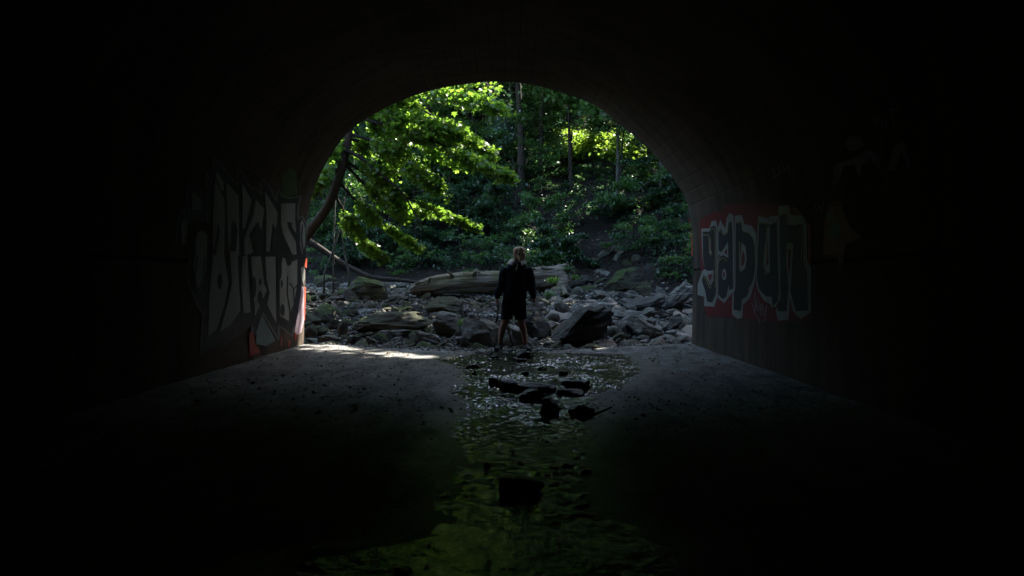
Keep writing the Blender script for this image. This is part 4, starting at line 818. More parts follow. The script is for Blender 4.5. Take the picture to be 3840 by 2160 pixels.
def clear(a, b, rad=.12):
    """false where a bough would cross one of the cut sun gaps"""
    C = np.asarray(a)[None] + (np.asarray(b) - np.asarray(a))[None] * np.linspace(.1, 1, 24)[:, None]
    for p, r, sh in SPOTS:
        if sh < .9: continue
        w = C - p; s = w @ SD; dist = np.linalg.norm(w - s[:, None] * SD, axis=1)
        if ((s > 1.6) & (dist < r + rad)).any(): return False
    return True
def maple_gap(C):
    keep = np.ones(len(C), bool)
    for p, r, sh in SPOTS:
        w = C - p; s = w @ SD; dist = np.linalg.norm(w - s[:, None] * SD, axis=1); keep &= ~((s > .45) & (dist < r + .05) & (RNG.random(len(C)) < sh * .75))
    return keep
def leafobj(name, C, size, mat, parent=None, org=(0, 0, 0), gap=True, **k):
    if gap and len(SPOTS): C = C[sun_gap(C)]
    V, Fc = leaves(C, size, **k); return link(name, npmesh(name, V - np.array(org), Fc, mat), parent)
def spray(a, b, hw, n, sag=.12, thick=.05, clump=True):
    """leaf centres of one flat leafy bough from a to b; plus its twigs as tubes"""
    a = np.asarray(a, float); b = np.asarray(b, float); d = b - a; ln = np.linalg.norm(d); h = np.array([-d[1], d[0], 0]); h /= np.linalg.norm(h) + 1e-9
    # lateral direction: mostly horizontal but also partly vertical so the bough is seen as a layered fan
    k = max(5, int(n / 26)); tw = []; C = []
    for i in range(k):
        t = RNG.uniform(.12, 1.0) ** .8; sd_ = RNG.choice([-1, 1]); l = hw * (1 - .6 * t) * RNG.uniform(.45, 1.2)
        p = a + d * t - np.array([0, 0, 1]) * sag * ln * (t * t - t * .3); dirn = d / ln * RNG.uniform(.5, .9) + h * sd_ * RNG.uniform(.5, 1) + np.array([0, 0, 1]) * RNG.uniform(-.38, .30); dirn /= np.linalg.norm(dirn)
        e_ = p + dirn * l - np.array([0, 0, 1]) * l * .18; tw.append((p, e_)); m = int(26 * RNG.uniform(.5, 1.5)); q = RNG.random(m) ** .7
        c = p + (e_ - p) * q[:, None] + RNG.normal(0, 1, (m, 3)) * np.array([hw * .10, hw * .10, hw * .07 + thick]); C.append(c)
    return np.vstack(C), tw
def twigtubes(tw, r): return [tube(np.array([p, (p + e_) / 2 + RNG.normal(0, .02, 3), e_]), [r, r * .7, r * .35], 4, 0, 0, False) for p, e_ in tw]

# spots where leaves are cut away to let the sun through
hs = lambda px, py: P(px, py, hit(px, py))
for q in ((1660, 340, .34), (1730, 375, .50), (1690, 400, .3), (1610, 395, .28)): spot(P(q[0], q[1], 16.4), q[2])
for q in ((1800, 420, .45), (1560, 330, .5), (1500, 520, .4), (1640, 500, .45), (1760, 560, .5), (1850, 600, .35), (1480, 620, .4), (1400, 700, .35), (1600, 780, .3), (1560, 440, .4), (1700, 470, .4)): spot(P(q[0], q[1], 16.4), q[2] * 1.2, .55)
for q in ((2160, 545, .8), (2240, 550, .85), (2310, 560, .6), (2380, 560, .5), (2420, 570, .3), (2040, 590, .5)): spot(hs(q[0], q[1] + 20) + np.array([0, 0, .6]), q[2] * 1.3)
for q in ((-3.25, 12.0, .03, .95), (-2.9, 11.8, .08, .95), (-2.45, 11.7, .03, .95), (-2.1, 11.42, .07, .97), (-1.72, 11.3, .09, 1), (-1.42, 11.2, .08, 1), (-3.0, 11.5, -.03, 1), (-2.3, 11.95, -.02, 1)): spot((q[0], q[1], 0), q[2], q[3])
for q in ((-3.55, 12.36, .5, .08), (-3.55, 12.37, .95, .07), (-3.54, 12.37, 1.4, .05)): spot(q[:3], q[3])
spot(P(2302, 1190, 12.7), .05); spot(P(2262, 1268, 12.6), .06); spot(P(1245, 945, 20.7), .18); spot(P(1760, 1035, 19.2), .22, .6); spot(P(2060, 1005, 20), .3, .6); spot(P(1500, 1056, 22), .35)
for q in ((2030, 800, .3), (2120, 840, .25), (2010, 700, .35), (1950, 600, .25), (2195, 770, .25), (2160, 900, .2), (1960, 980, .2), (2020, 970, .25), (2350, 760, .3), (1930, 760, .2), (2080, 640, .25), (1260, 500, .3), (2400, 840, .2)): spot(hs(q[0], q[1]) + np.array([0, 0, .4]), q[2])
spot((.1, 12.5, 1.72), .14, .8); spot(P(1880, 440, 30), .7, .6); spot(P(2000, 460, 30), .8, .5); spot(P(2350, 470, 30), .8, .5)

# --- the near maple on the left: leaning trunk, long boughs over the creek
mb = P(1060, 1030, 17.6); mb[2] = float(gz(mb[0], mb[1])) - .1
MP = empty('maple_tree', tuple(mb)); tag(MP, 'leaning smooth-barked maple on the left bank with bright green boughs over the creek', 'tree')
tk = curve([mb, P(1110, 950, 17.5), P(1158, 872, 17.5), P(1215, 795, 17.3), P(1258, 705, 17.1), P(1288, 600, 17), P(1306, 500, 17), P(1316, 400, 17), P(1322, 150, 17), P(1335, -350, 17.3), P(1370, -900, 17.8)], 7)
tubes('trunk', [tube(tk, taper(len(tk), .135, .06, 1.2), 14, .12, 2)], M['bark_brown'], MP, mb)
tubes('branch_stub', [tube(curve([P(1272, 668, 17.05), P(1262, 650, 17.0), P(1258, 632, 16.9)], 4), taper(9, .06, .015), 7, .3, 2)], M['bark_brown'], MP, mb)
BO = [((1322, 420), (1250, 480), (1170, 600), 17.4, 17.8, .8, 600), ((1322, 300), (1260, 380), (1200, 470), 17.5, 18.2, .9, 600), ((1322, 200), (1400, 330), (1560, 420), 17.3, 18.0, .9, 700), ((1318, 250), (1420, 270), (1640, 300), 17, 17.6, .9, 700),
      ((1300, 520), (1380, 540), (1560, 620), 17.2, 18.2, .8, 600), ((1316, 380), (1420, 420), (1720, 610), 17.2, 17.6, .8, 700), ((1322, 250), (1500, 300), (1870, 395), 17, 16.2, .95, 900), ((1320, 180), (1480, 215), (1760, 330), 17, 16.6, .9, 800), ((1318, 380), (1500, 430), (1700, 480), 17, 16.3, .9, 850),
      ((1312, 430), (1600, 520), (1895, 650), 17, 16.0, .75, 950), ((1308, 500), (1480, 560), (1640, 690), 17, 16.6, .85, 850), ((1300, 560), (1430, 640), (1500, 800), 17, 16.8, .8, 600), ((1318, 300), (1560, 400), (1830, 560), 17, 17.0, .8, 800),
      ((1290, 600), (1500, 730), (1785, 845), 17.2, 17.2, .5, 480), ((1296, 620), (1450, 760), (1640, 790), 17.2, 18, .6, 420), ((1300, 480), (1240, 560), (1180, 700), 17, 16.6, .7, 420), ((1318, 330), (1400, 360), (1440, 470), 17.2, 17.6, .8, 600),
      ((1270, 680), (1400, 820), (1560, 920), 17.2, 18.2, .6, 480), ((1250, 720), (1330, 860), (1420, 960), 17.3, 18.0, .6, 420), ((1322, 100), (1600, 160), (1850, 330), 17, 16.8, .8, 700)]
Cs = []; bt = []; tt = []
for q0, q1, q2, d0, d1, hw, nn in BO:
    a, m_, b = P(*q0, d0), P(*q1, (d0 + d1) / 2), P(*q2, d1); cc = curve([a, m_, b], 6); bt.append(tube(cc, taper(len(cc), .04, .012), 7, .15, 3, False))
    c1, t1 = spray(a + (m_ - a) * .35, m_, hw * 1.1, int(nn * 1.7), .02, -.01); c2, t2 = spray(m_, b, hw, int(nn * 2.3), .02, -.01); Cs += [c1, c2]; tt += t1 + t2
tubes('boughs', bt + twigtubes(tt, .008), M['bark'], MP, mb)
Cm = np.vstack(Cs); Cm = Cm[maple_gap(Cm)]
leafobj('foliage', Cm, .094, M['leaf_maple'], MP, mb, gap=False, kind='maple', droop=.75, spread=.45)
# drooping bare bough that crosses in front of the leaves
tubes('bough', [tube(curve([P(1296, 565, 16.9), P(1350, 590, 16.7), P(1420, 650, 16.5), P(1500, 715, 16.4), P(1555, 800, 16.3), P(1590, 870, 16.3)], 6), taper(31, .045, .012), 8, .15, 4)], M['bark'], MP, mb)
# high crown of the maple, above the frame
c = RNG.normal(0, 1, (2600, 3)) * np.array([1.9, 1.8, 1.1]) + P(1370, -820, 18) ; leafobj('crown', c, .2, M['leaf_maple'], MP, mb, droop=.5)

# --- forest trees one can tell apart on the slopes
TR = [  # base px, trunk way px..., width px, bark, label, crown
 ((1476, 852), (1462, 640), (1448, 400), 30, 'bark', 'furrowed dark trunk seen behind the maple leaves'),
 ((1400, 900), (1404, 700), (1408, 430), 15, 'bark', 'slim dark trunk left of the furrowed one'),
 ((1952, 790), (1954, 560), (1942, 300), 28, 'bark', 'stout dark trunk above the masked person'),
 ((2142, 748), (2138, 600), (2134, 470), 15, 'bark', 'slender black trunk that forks below a flat crown'),
 ((2313, 768), (2316, 620), (2318, 430), 13, 'bark_pale', 'pale slender trunk with exposed roots on the right slope'),
 ((2024, 735), (2026, 620), (2034, 300), 22, 'bark', 'dim grey trunk between the stout one and the slender black one'),
 ((1896, 650), (1884, 520), (1862, 300), 10, 'bark_pale', 'pale birch-like trunk leaning left high on the hill'),
 ((1928, 700), (1922, 600), (1912, 300), 7, 'bark_pale', 'very thin pale stem beside the stout trunk'),
 ((2482, 735), (2478, 650), (2470, 480), 15, 'bark_pale', 'rightmost smooth grey trunk near the edge of the arch'),
 ((2440, 690), (2436, 620), (2430, 420), 20, 'bark', 'broad shaded trunk just left of the rightmost one'),
 ((1834, 560), (1826, 470), (1812, 280), 12, 'bark_pale', 'light-flecked leaning trunk left of the birch'),
 ((1742, 500), (1738, 430), (1732, 260), 20, 'bark', 'dim trunk just under the brightest leaves'),
 ((2364, 600), (2356, 520), (2345, 380), 9, 'bark_pale', 'thin trunk above the sunlit fern patch'),
 ((2108, 590), (2102, 500), (2090, 300), 9, 'bark', 'thin dark trunk left of the sunlit fern patch'),
 ((2390, 520), (2388, 480), (2386, 380), 9, 'bark_brown', 'reddish trunk glimpsed under the arch at upper right'),
 ((1780, 640), (1776, 500), (1770, 280), 16, 'bark', 'shadowed trunk behind the tips of the maple boughs'),
 ((1620, 700), (1612, 500), (1600, 280), 16, 'bark', 'shadowed trunk in the middle of the maple leaves'),
 ((2190, 560), (2186, 460), (2180, 300), 14, 'bark', 'upright trunk behind the flat crown'),
 ((2260, 500), (2256, 440), (2250, 340), 14, 'bark', 'upright trunk behind the crown on the right slope'),
]
for k, (q0, q1, q2, w, bk, lb) in enumerate(TR):
    d0 = hit(*q0); b = P(*q0, d0); b[2] = float(gz(b[0], b[1])) - .2; T0 = empty('forest_tree', tuple(b)); tag(T0, lb, 'tree')
    m1 = P(*q1, d0); m2 = P(*q2, d0); up = m2 - m1; up /= np.linalg.norm(up); top = m2 + up * random.uniform(1.6, 3.0) ; r0 = w * d0 / F / 2
    cc = curve([b, m1, m2, top], 8); tubes('trunk', [tube(cc, taper(len(cc), r0 * 1.15, r0 * .5), 10, .12, k)], M[bk], T0, b)
    n = 1900; c0 = top + np.array([0, 0, -.5]); bl = []
    Cc = []
    for j in range(9):
        a = RNG.random() * 6.283; l = RNG.uniform(2, 3.6); s_ = top - up * RNG.uniform(0, 1.8); e_ = s_ + np.array([math.cos(a) * l, math.sin(a) * l, RNG.uniform(-.1, .9)])
        if not clear(s_, e_): continue
        c, tw = spray(s_, e_, 1.7, 260, .08, .15); Cc.append(c); bl.append(tube(np.array([s_, (s_ + e_) / 2 + (0, 0, .2), e_]), [.07, .05, .02], 5, 0, 0, False))
    if not Cc: continue
    tubes('boughs', bl, M['bark'], T0, b); leafobj('crown', np.vstack(Cc), .24, M['leaf_far'], T0, b, droop=.35)
    if 'exposed roots' in lb:
        for q in ([(2313, 765), (2330, 790), (2360, 810), (2385, 822)], [(2308, 768), (2280, 790), (2250, 805)], [(2305, 766), (2260, 782), (2205, 790)], [(2316, 768), (2345, 782), (2368, 800)]):
            c = curve([P(x, y, hit(x, y + 5) - .1) for x, y in q], 5); tubes('root', [tube(c, taper(len(c), .07, .02), 7, .2, 1)], M['bark_pale'], T0, b)

# --- understory trees with layered boughs (px boughs)
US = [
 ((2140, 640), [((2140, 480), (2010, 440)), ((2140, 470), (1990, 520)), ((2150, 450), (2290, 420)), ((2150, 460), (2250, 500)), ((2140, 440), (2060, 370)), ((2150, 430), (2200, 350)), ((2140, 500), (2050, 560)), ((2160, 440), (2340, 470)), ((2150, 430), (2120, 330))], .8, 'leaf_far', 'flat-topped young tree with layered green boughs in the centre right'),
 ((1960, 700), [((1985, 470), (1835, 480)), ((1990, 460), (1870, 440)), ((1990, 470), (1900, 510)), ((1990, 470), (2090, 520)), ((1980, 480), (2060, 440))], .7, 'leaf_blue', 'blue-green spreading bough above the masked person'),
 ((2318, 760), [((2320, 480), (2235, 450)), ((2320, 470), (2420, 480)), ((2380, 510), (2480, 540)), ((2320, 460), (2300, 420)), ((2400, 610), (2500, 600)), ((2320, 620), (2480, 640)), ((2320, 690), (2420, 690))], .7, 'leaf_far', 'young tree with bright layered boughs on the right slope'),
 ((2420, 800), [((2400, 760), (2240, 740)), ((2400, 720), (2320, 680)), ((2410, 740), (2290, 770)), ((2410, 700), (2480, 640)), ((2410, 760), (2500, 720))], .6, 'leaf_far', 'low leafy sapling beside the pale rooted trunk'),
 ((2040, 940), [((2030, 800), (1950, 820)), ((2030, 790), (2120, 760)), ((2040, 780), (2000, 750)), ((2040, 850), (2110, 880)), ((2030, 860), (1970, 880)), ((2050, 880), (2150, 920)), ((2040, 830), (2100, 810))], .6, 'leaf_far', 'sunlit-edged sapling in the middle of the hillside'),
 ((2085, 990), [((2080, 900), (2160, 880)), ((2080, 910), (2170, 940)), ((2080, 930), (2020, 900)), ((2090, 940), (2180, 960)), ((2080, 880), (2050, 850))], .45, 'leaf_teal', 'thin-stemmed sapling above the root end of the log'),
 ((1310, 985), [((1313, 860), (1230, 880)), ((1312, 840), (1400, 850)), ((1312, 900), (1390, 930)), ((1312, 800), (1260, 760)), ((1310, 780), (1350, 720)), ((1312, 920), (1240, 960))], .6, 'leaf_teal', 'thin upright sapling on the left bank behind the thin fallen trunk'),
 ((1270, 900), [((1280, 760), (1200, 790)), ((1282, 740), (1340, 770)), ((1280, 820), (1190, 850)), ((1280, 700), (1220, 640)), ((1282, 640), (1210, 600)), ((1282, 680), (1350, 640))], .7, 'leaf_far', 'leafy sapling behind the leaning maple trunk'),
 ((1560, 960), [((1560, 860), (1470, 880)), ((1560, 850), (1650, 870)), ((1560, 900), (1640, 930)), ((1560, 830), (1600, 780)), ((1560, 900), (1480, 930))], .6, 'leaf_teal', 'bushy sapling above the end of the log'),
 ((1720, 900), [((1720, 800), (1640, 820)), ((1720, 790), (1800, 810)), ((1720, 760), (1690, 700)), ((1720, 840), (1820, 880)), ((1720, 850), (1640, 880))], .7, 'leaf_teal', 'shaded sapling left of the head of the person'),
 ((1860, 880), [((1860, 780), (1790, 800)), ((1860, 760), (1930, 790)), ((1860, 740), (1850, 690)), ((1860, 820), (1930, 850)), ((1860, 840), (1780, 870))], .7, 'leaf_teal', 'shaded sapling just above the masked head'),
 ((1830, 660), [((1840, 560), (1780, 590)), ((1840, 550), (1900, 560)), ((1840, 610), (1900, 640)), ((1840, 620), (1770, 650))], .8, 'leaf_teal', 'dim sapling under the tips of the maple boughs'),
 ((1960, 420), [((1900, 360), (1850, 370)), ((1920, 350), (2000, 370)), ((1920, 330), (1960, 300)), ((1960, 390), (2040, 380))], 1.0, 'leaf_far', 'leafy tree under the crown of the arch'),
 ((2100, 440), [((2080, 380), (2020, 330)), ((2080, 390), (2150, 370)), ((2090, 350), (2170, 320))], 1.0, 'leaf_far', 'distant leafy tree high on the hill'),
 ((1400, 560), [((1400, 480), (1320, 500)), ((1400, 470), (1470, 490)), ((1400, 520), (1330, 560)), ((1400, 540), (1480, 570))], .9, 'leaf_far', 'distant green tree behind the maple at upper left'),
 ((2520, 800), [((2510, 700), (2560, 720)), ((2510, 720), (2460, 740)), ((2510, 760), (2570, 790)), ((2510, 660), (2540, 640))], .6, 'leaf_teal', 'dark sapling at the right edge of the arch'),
]
for k, (q0, bs, hw, lm, lb) in enumerate(US):
    d0 = hit(*q0) - .2; b = P(*q0, d0); b[2] = float(gz(b[0], b[1])) - .1; T0 = empty('sapling', tuple(b)); tag(T0, lb, 'sapling')
    xs_ = np.mean([p[0][0] for p in bs]); yt = min(p[0][1] for p in bs); cc = curve([b, P((q0[0] + xs_) / 2, (q0[1] + yt) / 2, d0), P(xs_, yt, d0)], 6); r0 = .035 + .02 * hw
    tubes('trunk', [tube(cc, taper(len(cc), r0, r0 * .45), 7, .15, k)], M['bark'], T0, b); Cs = []; bl = []; sc = d0 / 26
    for s_, e_ in bs:
        for rep in range(2):
            dd = RNG.uniform(-1.3, 1.0) * sc; a = P(*s_, d0); e1 = P(e_[0] + RNG.normal(0, 18), e_[1] + RNG.normal(0, 14), d0 + dd); c, tw = spray(a, e1, hw * 1.2 * sc, 620, .05, -.01); Cs.append(c); bl.append(tube(np.array([a, (a + e1) / 2, e1]), [.022, .015, .007], 4, 0, 0, False))
            bl += twigtubes(tw[::3], .006)
    tubes('boughs', bl, M['bark'], T0, b); leafobj('foliage', np.vstack(Cs), .092 * max(1, sc * .9), M[lm], T0, b, droop=.5, spread=.5)

YS = []; k = 0
while k < 52:
    px, py = random.uniform(1190, 2600), random.uniform(400, 930); d0 = hit(px, py)
    if d0 < 19 or d0 > 50 or (2040 < px < 2470 and 380 < py < 900) or (2130 < px and py > 820 and px < 2480): continue
    b = P(px, py, d0); b[2] = float(gz(b[0], b[1])) - .1; T0 = empty('sapling', tuple(b)); tag(T0, 'young', 'sapling', 'young trees under the wood'); YS.append((T0, px, py - 60, ('tall thin', 'spreading', 'low')[k % 3])); k += 1
    h = random.uniform(1.6, 3.6); top = b + np.array([random.uniform(-.4, .4), 0, h]); cc = curve([b, (b + top) / 2 + np.array([.06, 0, 0]), top], 5); tubes('trunk', [tube(cc, taper(len(cc), .035, .015), 6, .15, k)], M['bark'], T0, b); Cs = []; bl = []
    for j in range(7):
        a = RNG.random() * 6.283; l = RNG.uniform(.9, 1.9); s_ = b + (top - b) * RNG.uniform(.45, 1); e1 = s_ + np.array([math.cos(a) * l, math.sin(a) * l * .8, RNG.uniform(-.25, .3)]); c, tw = spray(s_, e1, .85, 330, .05, -.01); Cs.append(c); bl.append(tube(np.array([s_, (s_ + e1) / 2, e1]), [.018, .012, .006], 4, 0, 0, False))
    tubes('boughs', bl, M['bark'], T0, b); leafobj('foliage', np.vstack(Cs), .105, M[('leaf_far', 'leaf_teal', 'leaf_far')[k % 3]], T0, b, droop=.3, spread=.4)
# --- thin bare stems on the left bank
for q, lb in (([(1215, 1030), (1262, 900), (1290, 760), (1330, 600)], 'bent grey stem left of the upright sapling'), ([(1308, 1020), (1290, 940), (1284, 860), (1290, 740)], 'wavy thin stem in front of the thin fallen trunk'), ([(1250, 990), (1252, 900), (1260, 700)], 'straight thin stem nearest the left wall')):
    d0 = 19.5; c = curve([P(x, y, d0) for x, y in q], 6); b = c[0].copy(); b[2] = float(gz(b[0], b[1])) - .1; c = np.vstack([b, c])
    T0 = empty('sapling', tuple(b)); tag(T0, lb, 'sapling'); tubes('trunk', [tube(c, taper(len(c), .028, .012), 6, .2, 1)], M['bark_pale'], T0, b)
    C1, tw = spray(c[-1], c[-1] + np.array([.7, -.3, .3]), .5, 90); leafobj('foliage', C1, .12, M['leaf_far'], T0, b)

# --- ferns in the sun
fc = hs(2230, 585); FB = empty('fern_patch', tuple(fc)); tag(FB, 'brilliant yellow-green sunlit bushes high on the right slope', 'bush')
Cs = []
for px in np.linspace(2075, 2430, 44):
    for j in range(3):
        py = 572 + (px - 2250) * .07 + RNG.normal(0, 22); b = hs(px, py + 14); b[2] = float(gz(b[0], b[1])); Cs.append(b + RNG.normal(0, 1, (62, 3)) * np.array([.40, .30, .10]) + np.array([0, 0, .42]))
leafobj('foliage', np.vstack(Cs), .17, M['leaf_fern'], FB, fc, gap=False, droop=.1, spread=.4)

# --- shrubs on the slopes: copies of five bushes
def shrubmesh(s, mat):
    c = []
    for j in range(11):
        a = RNG.random() * 6.283; l = RNG.uniform(.7, 1.3); z0 = RNG.uniform(.15, 1.1); r0 = RNG.uniform(0, .4); p = np.array([r0 * math.cos(a), r0 * math.sin(a), z0]); c.append(spray(p, p + np.array([l * math.cos(a), l * math.sin(a), RNG.uniform(-.15, .35)]), .6, 150, .10, .0)[0])
    c = np.vstack(c)
    V, Fc = leaves(c, .10, droop=.25, spread=.4); return npmesh('foliage', V, Fc, M[mat])
SM = [shrubmesh(k * 3.1, 'leaf_teal' if k % 2 else 'leaf_far') for k in range(6)]
stem = npmesh('stems', *[x for x in (lambda it: (np.vstack([i[0] for i in it]), np.vstack([i[1] + sum(len(j[0]) for j in it[:k]) for k, i in enumerate(it)])))([tube(np.array([(0, 0, -.1), (.1 * math.cos(a), .1 * math.sin(a), .4), (.45 * math.cos(a), .45 * math.sin(a), .9)]), [.03, .02, .008], 5, 0, 0, False) for a in (0, 1.3, 2.6, 3.9, 5.2)])], M['bark'])
nsh = 0; tries = 0; spp = []; SH_ITEMS = []
while nsh < 140 and tries < 9000:
    tries += 1
    px = random.uniform(1120, 2640); py = random.uniform(330, 1075); d = hit(px, py)
    if d > 60 or d < 16: continue
    x, y = (px - CX) * d / F, d
    bare = (2120 < px < 2480 and 850 < py < 1075 and py > 850 + abs(px - 2300) * .2)
    if bare and not (px > 2370 and py < 1000): continue
    if 2040 < px < 2560 and 380 < py < 625: continue
    dr = float(sdist(x, y, PR, -1)); dl = float(sdist(x, y, PL, 1))
    if dr < .3 and dl < .3: continue
    s = random.uniform(.45, .95) * (1 if d < 26 else 1.35)
    if 2020 < px < 2460 and 560 < py < 860: s = min(s, .42)
    if any((x - a) ** 2 + (y - b) ** 2 < (.45 * (s + q)) ** 2 for q, a, b in spp): continue
    spp.append((s, x, y)); e_ = empty('shrub', (x, y, float(gz(x, y)) - .08)); e_.rotation_euler = (0, 0, random.uniform(0, 6.3)); e_.scale = (s, s, s * random.uniform(.8, 1.2)); link('foliage', SM[random.randrange(6)], e_); link('stems', stem, e_)
    if px < 1560: tag(e_, 'leafy shrub growing on the shaded left bank', 'shrub', 'shrubs on the left bank')
    elif px < 2100: tag(e_, 'dim blue-green shrub on the steep slope behind the log', 'shrub', 'shrubs on the central slope')
    else: tag(e_, 'dark leafy shrub on the right-hand slope above the boulders', 'shrub', 'shrubs on the right slope')
    SH_ITEMS.append((e_, px, py, 'leafy' if s > .9 else 'low')); nsh += 1
TM = [(1476, 700, 'the furrowed dark trunk'), (1404, 700, 'the slim dark trunk'), (1954, 600, 'the stout dark trunk'), (2138, 650, 'the slender black forked trunk'), (2314, 680, 'the pale rooted trunk'), (2026, 680, 'the dim grey trunk'), (1884, 520, 'the pale birch-like trunk'), (2480, 660, 'the rightmost smooth trunk'),
      (1240, 740, 'the leaning maple trunk'), (1350, 1000, 'the thin fallen trunk'), (1560, 1020, 'the left end of the fallen log'), (1800, 990, 'the middle of the fallen log'), (1940, 900, 'the masked head'), (2090, 960, 'the log roots'), (2240, 545, 'the sunlit bushes'), (2350, 1000, 'the large mossy boulder'), (2260, 920, 'the slabs on the bare slope'),
      (1560, 860, 'the lowest maple bough'), (1700, 720, 'the dark middle of the slope'), (2520, 900, 'the right jamb of the arch'), (1720, 480, 'the brightest maple leaves'), (2180, 820, 'the sapling in mid slope'), (2440, 820, 'the sapling by the rooted trunk')]
todo_labels(SH_ITEMS, TM, 'shrub'); todo_labels(YS, TM, 'sapling')
# ground cover and litter
n = 52000; px = RNG.uniform(1040, 2720, n); Y = 15 + 32 * RNG.random(n) ** 1.3; X = (px - CX) * Y / F
drr = sdist(X, Y, PR, -1); dll = sdist(X, Y, PL, 1); pyy = HY - (gz(X, Y, False) - CAMZ) * F / Y
ok = ((drr > .8) | (dll > .5)) & ~((px > 2150) & (px < 2420) & (pyy > 860 + np.abs(px - 2300) * .2)) & (vnoise(X, Y, 1.1, 70) > -.2); X, Y = X[ok], Y[ok]
C = np.stack([X, Y, gz(X, Y) + .03 + .5 * RNG.random(len(X)) ** 2], 1); n = 60000; X2 = RNG.uniform(-46, 52, n); Y2 = RNG.uniform(13, 70, n); ok = (np.abs(X2) > .27 * Y2) & ((sdist(X2, Y2, PR, -1) > .8) | (sdist(X2, Y2, PL, 1) > .5)); X2, Y2 = X2[ok], Y2[ok]
C = np.vstack([C, np.stack([X2, Y2, gz(X2, Y2) + .05 + .7 * RNG.random(len(X2)) ** 2], 1)])
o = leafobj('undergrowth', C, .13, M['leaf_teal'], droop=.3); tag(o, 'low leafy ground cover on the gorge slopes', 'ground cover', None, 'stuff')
n = 9000; X = RNG.uniform(-7, 9, n); Y = RNG.uniform(13.5, 32, n); C = np.stack([X, Y, gz(X, Y) + .02], 1); ok = (sdist(X, Y, PR, -1) > -.6) | (sdist(X, Y, PL, 1) > -.3)
o = leafobj('leaf_litter', C[ok], .09, M['leaf_dead'], gap=False, droop=0, spread=.25); tag(o, 'dead leaves scattered over the bare soil', 'leaves', None, 'stuff')
n = 520; X = RNG.uniform(-3.4, 3.0, n); Y = RNG.uniform(6, 12.4, n); C = np.stack([X, Y, np.maximum(floor_z(X, Y), .013) + .012], 1); ok = water_sd(X, Y) > .05
o = leafobj('floor_litter', C[ok], .05, M['leaf_dead'], gap=False, droop=0, spread=.2); tag(o, 'dead leaves and twigs on the tunnel floor', 'leaves', None, 'stuff')
# small plants that stand alone
for (px, py, d, w, lb, mt) in ((2072, 1052, 19.3, .16, 'small bright maple seedling in front of the log roots', 'leaf_maple'), (1740, 1212, 13.8, .10, 'tuft of green plant between two grey boulders', 'leaf_maple'), (2128, 1012, 20.2, .18, 'small green plant on top of the log roots', 'leaf_far'), (2150, 1042, 20.5, .18, 'little fern on the bare soil by the dark wedge', 'leaf_maple'),
        (2062, 1106, 18.6, .15, 'tuft of weeds on the stones under the log', 'leaf_far'), (1968, 980, 21.5, .55, 'leafy bush behind the log right of the masked head', 'leaf_far'), (2065, 975, 21.6, .50, 'light green bush behind the root end of the log', 'leaf_far'), (2120, 925, 22.5, .35, 'sprig of white-glinting leaves on the bare slope', 'leaf_teal')):
    p = P(px, py, d); gzz = float(gz(p[0], p[1])); T0 = empty('small_plant', (p[0], p[1], min(gzz, p[2]) - .02)); tag(T0, lb, 'plant'); m = int(60 + 500 * w)
    c = RNG.normal(0, .5, (m, 3)) * np.array([w, w, w * .55]); c[:, 2] += p[2] - T0.location.z + .1 * w; leafobj('foliage', c, .05 + .09 * w, M[mt], T0, gap=False, droop=.3)
    tubes('stems', [tube(np.array([(0, 0, 0), (.05 * w, 0, c[:, 2].mean() * .6), (.2 * w, 0, c[:, 2].mean())]), [.008, .006, .003], 4)], M['bark'], T0)
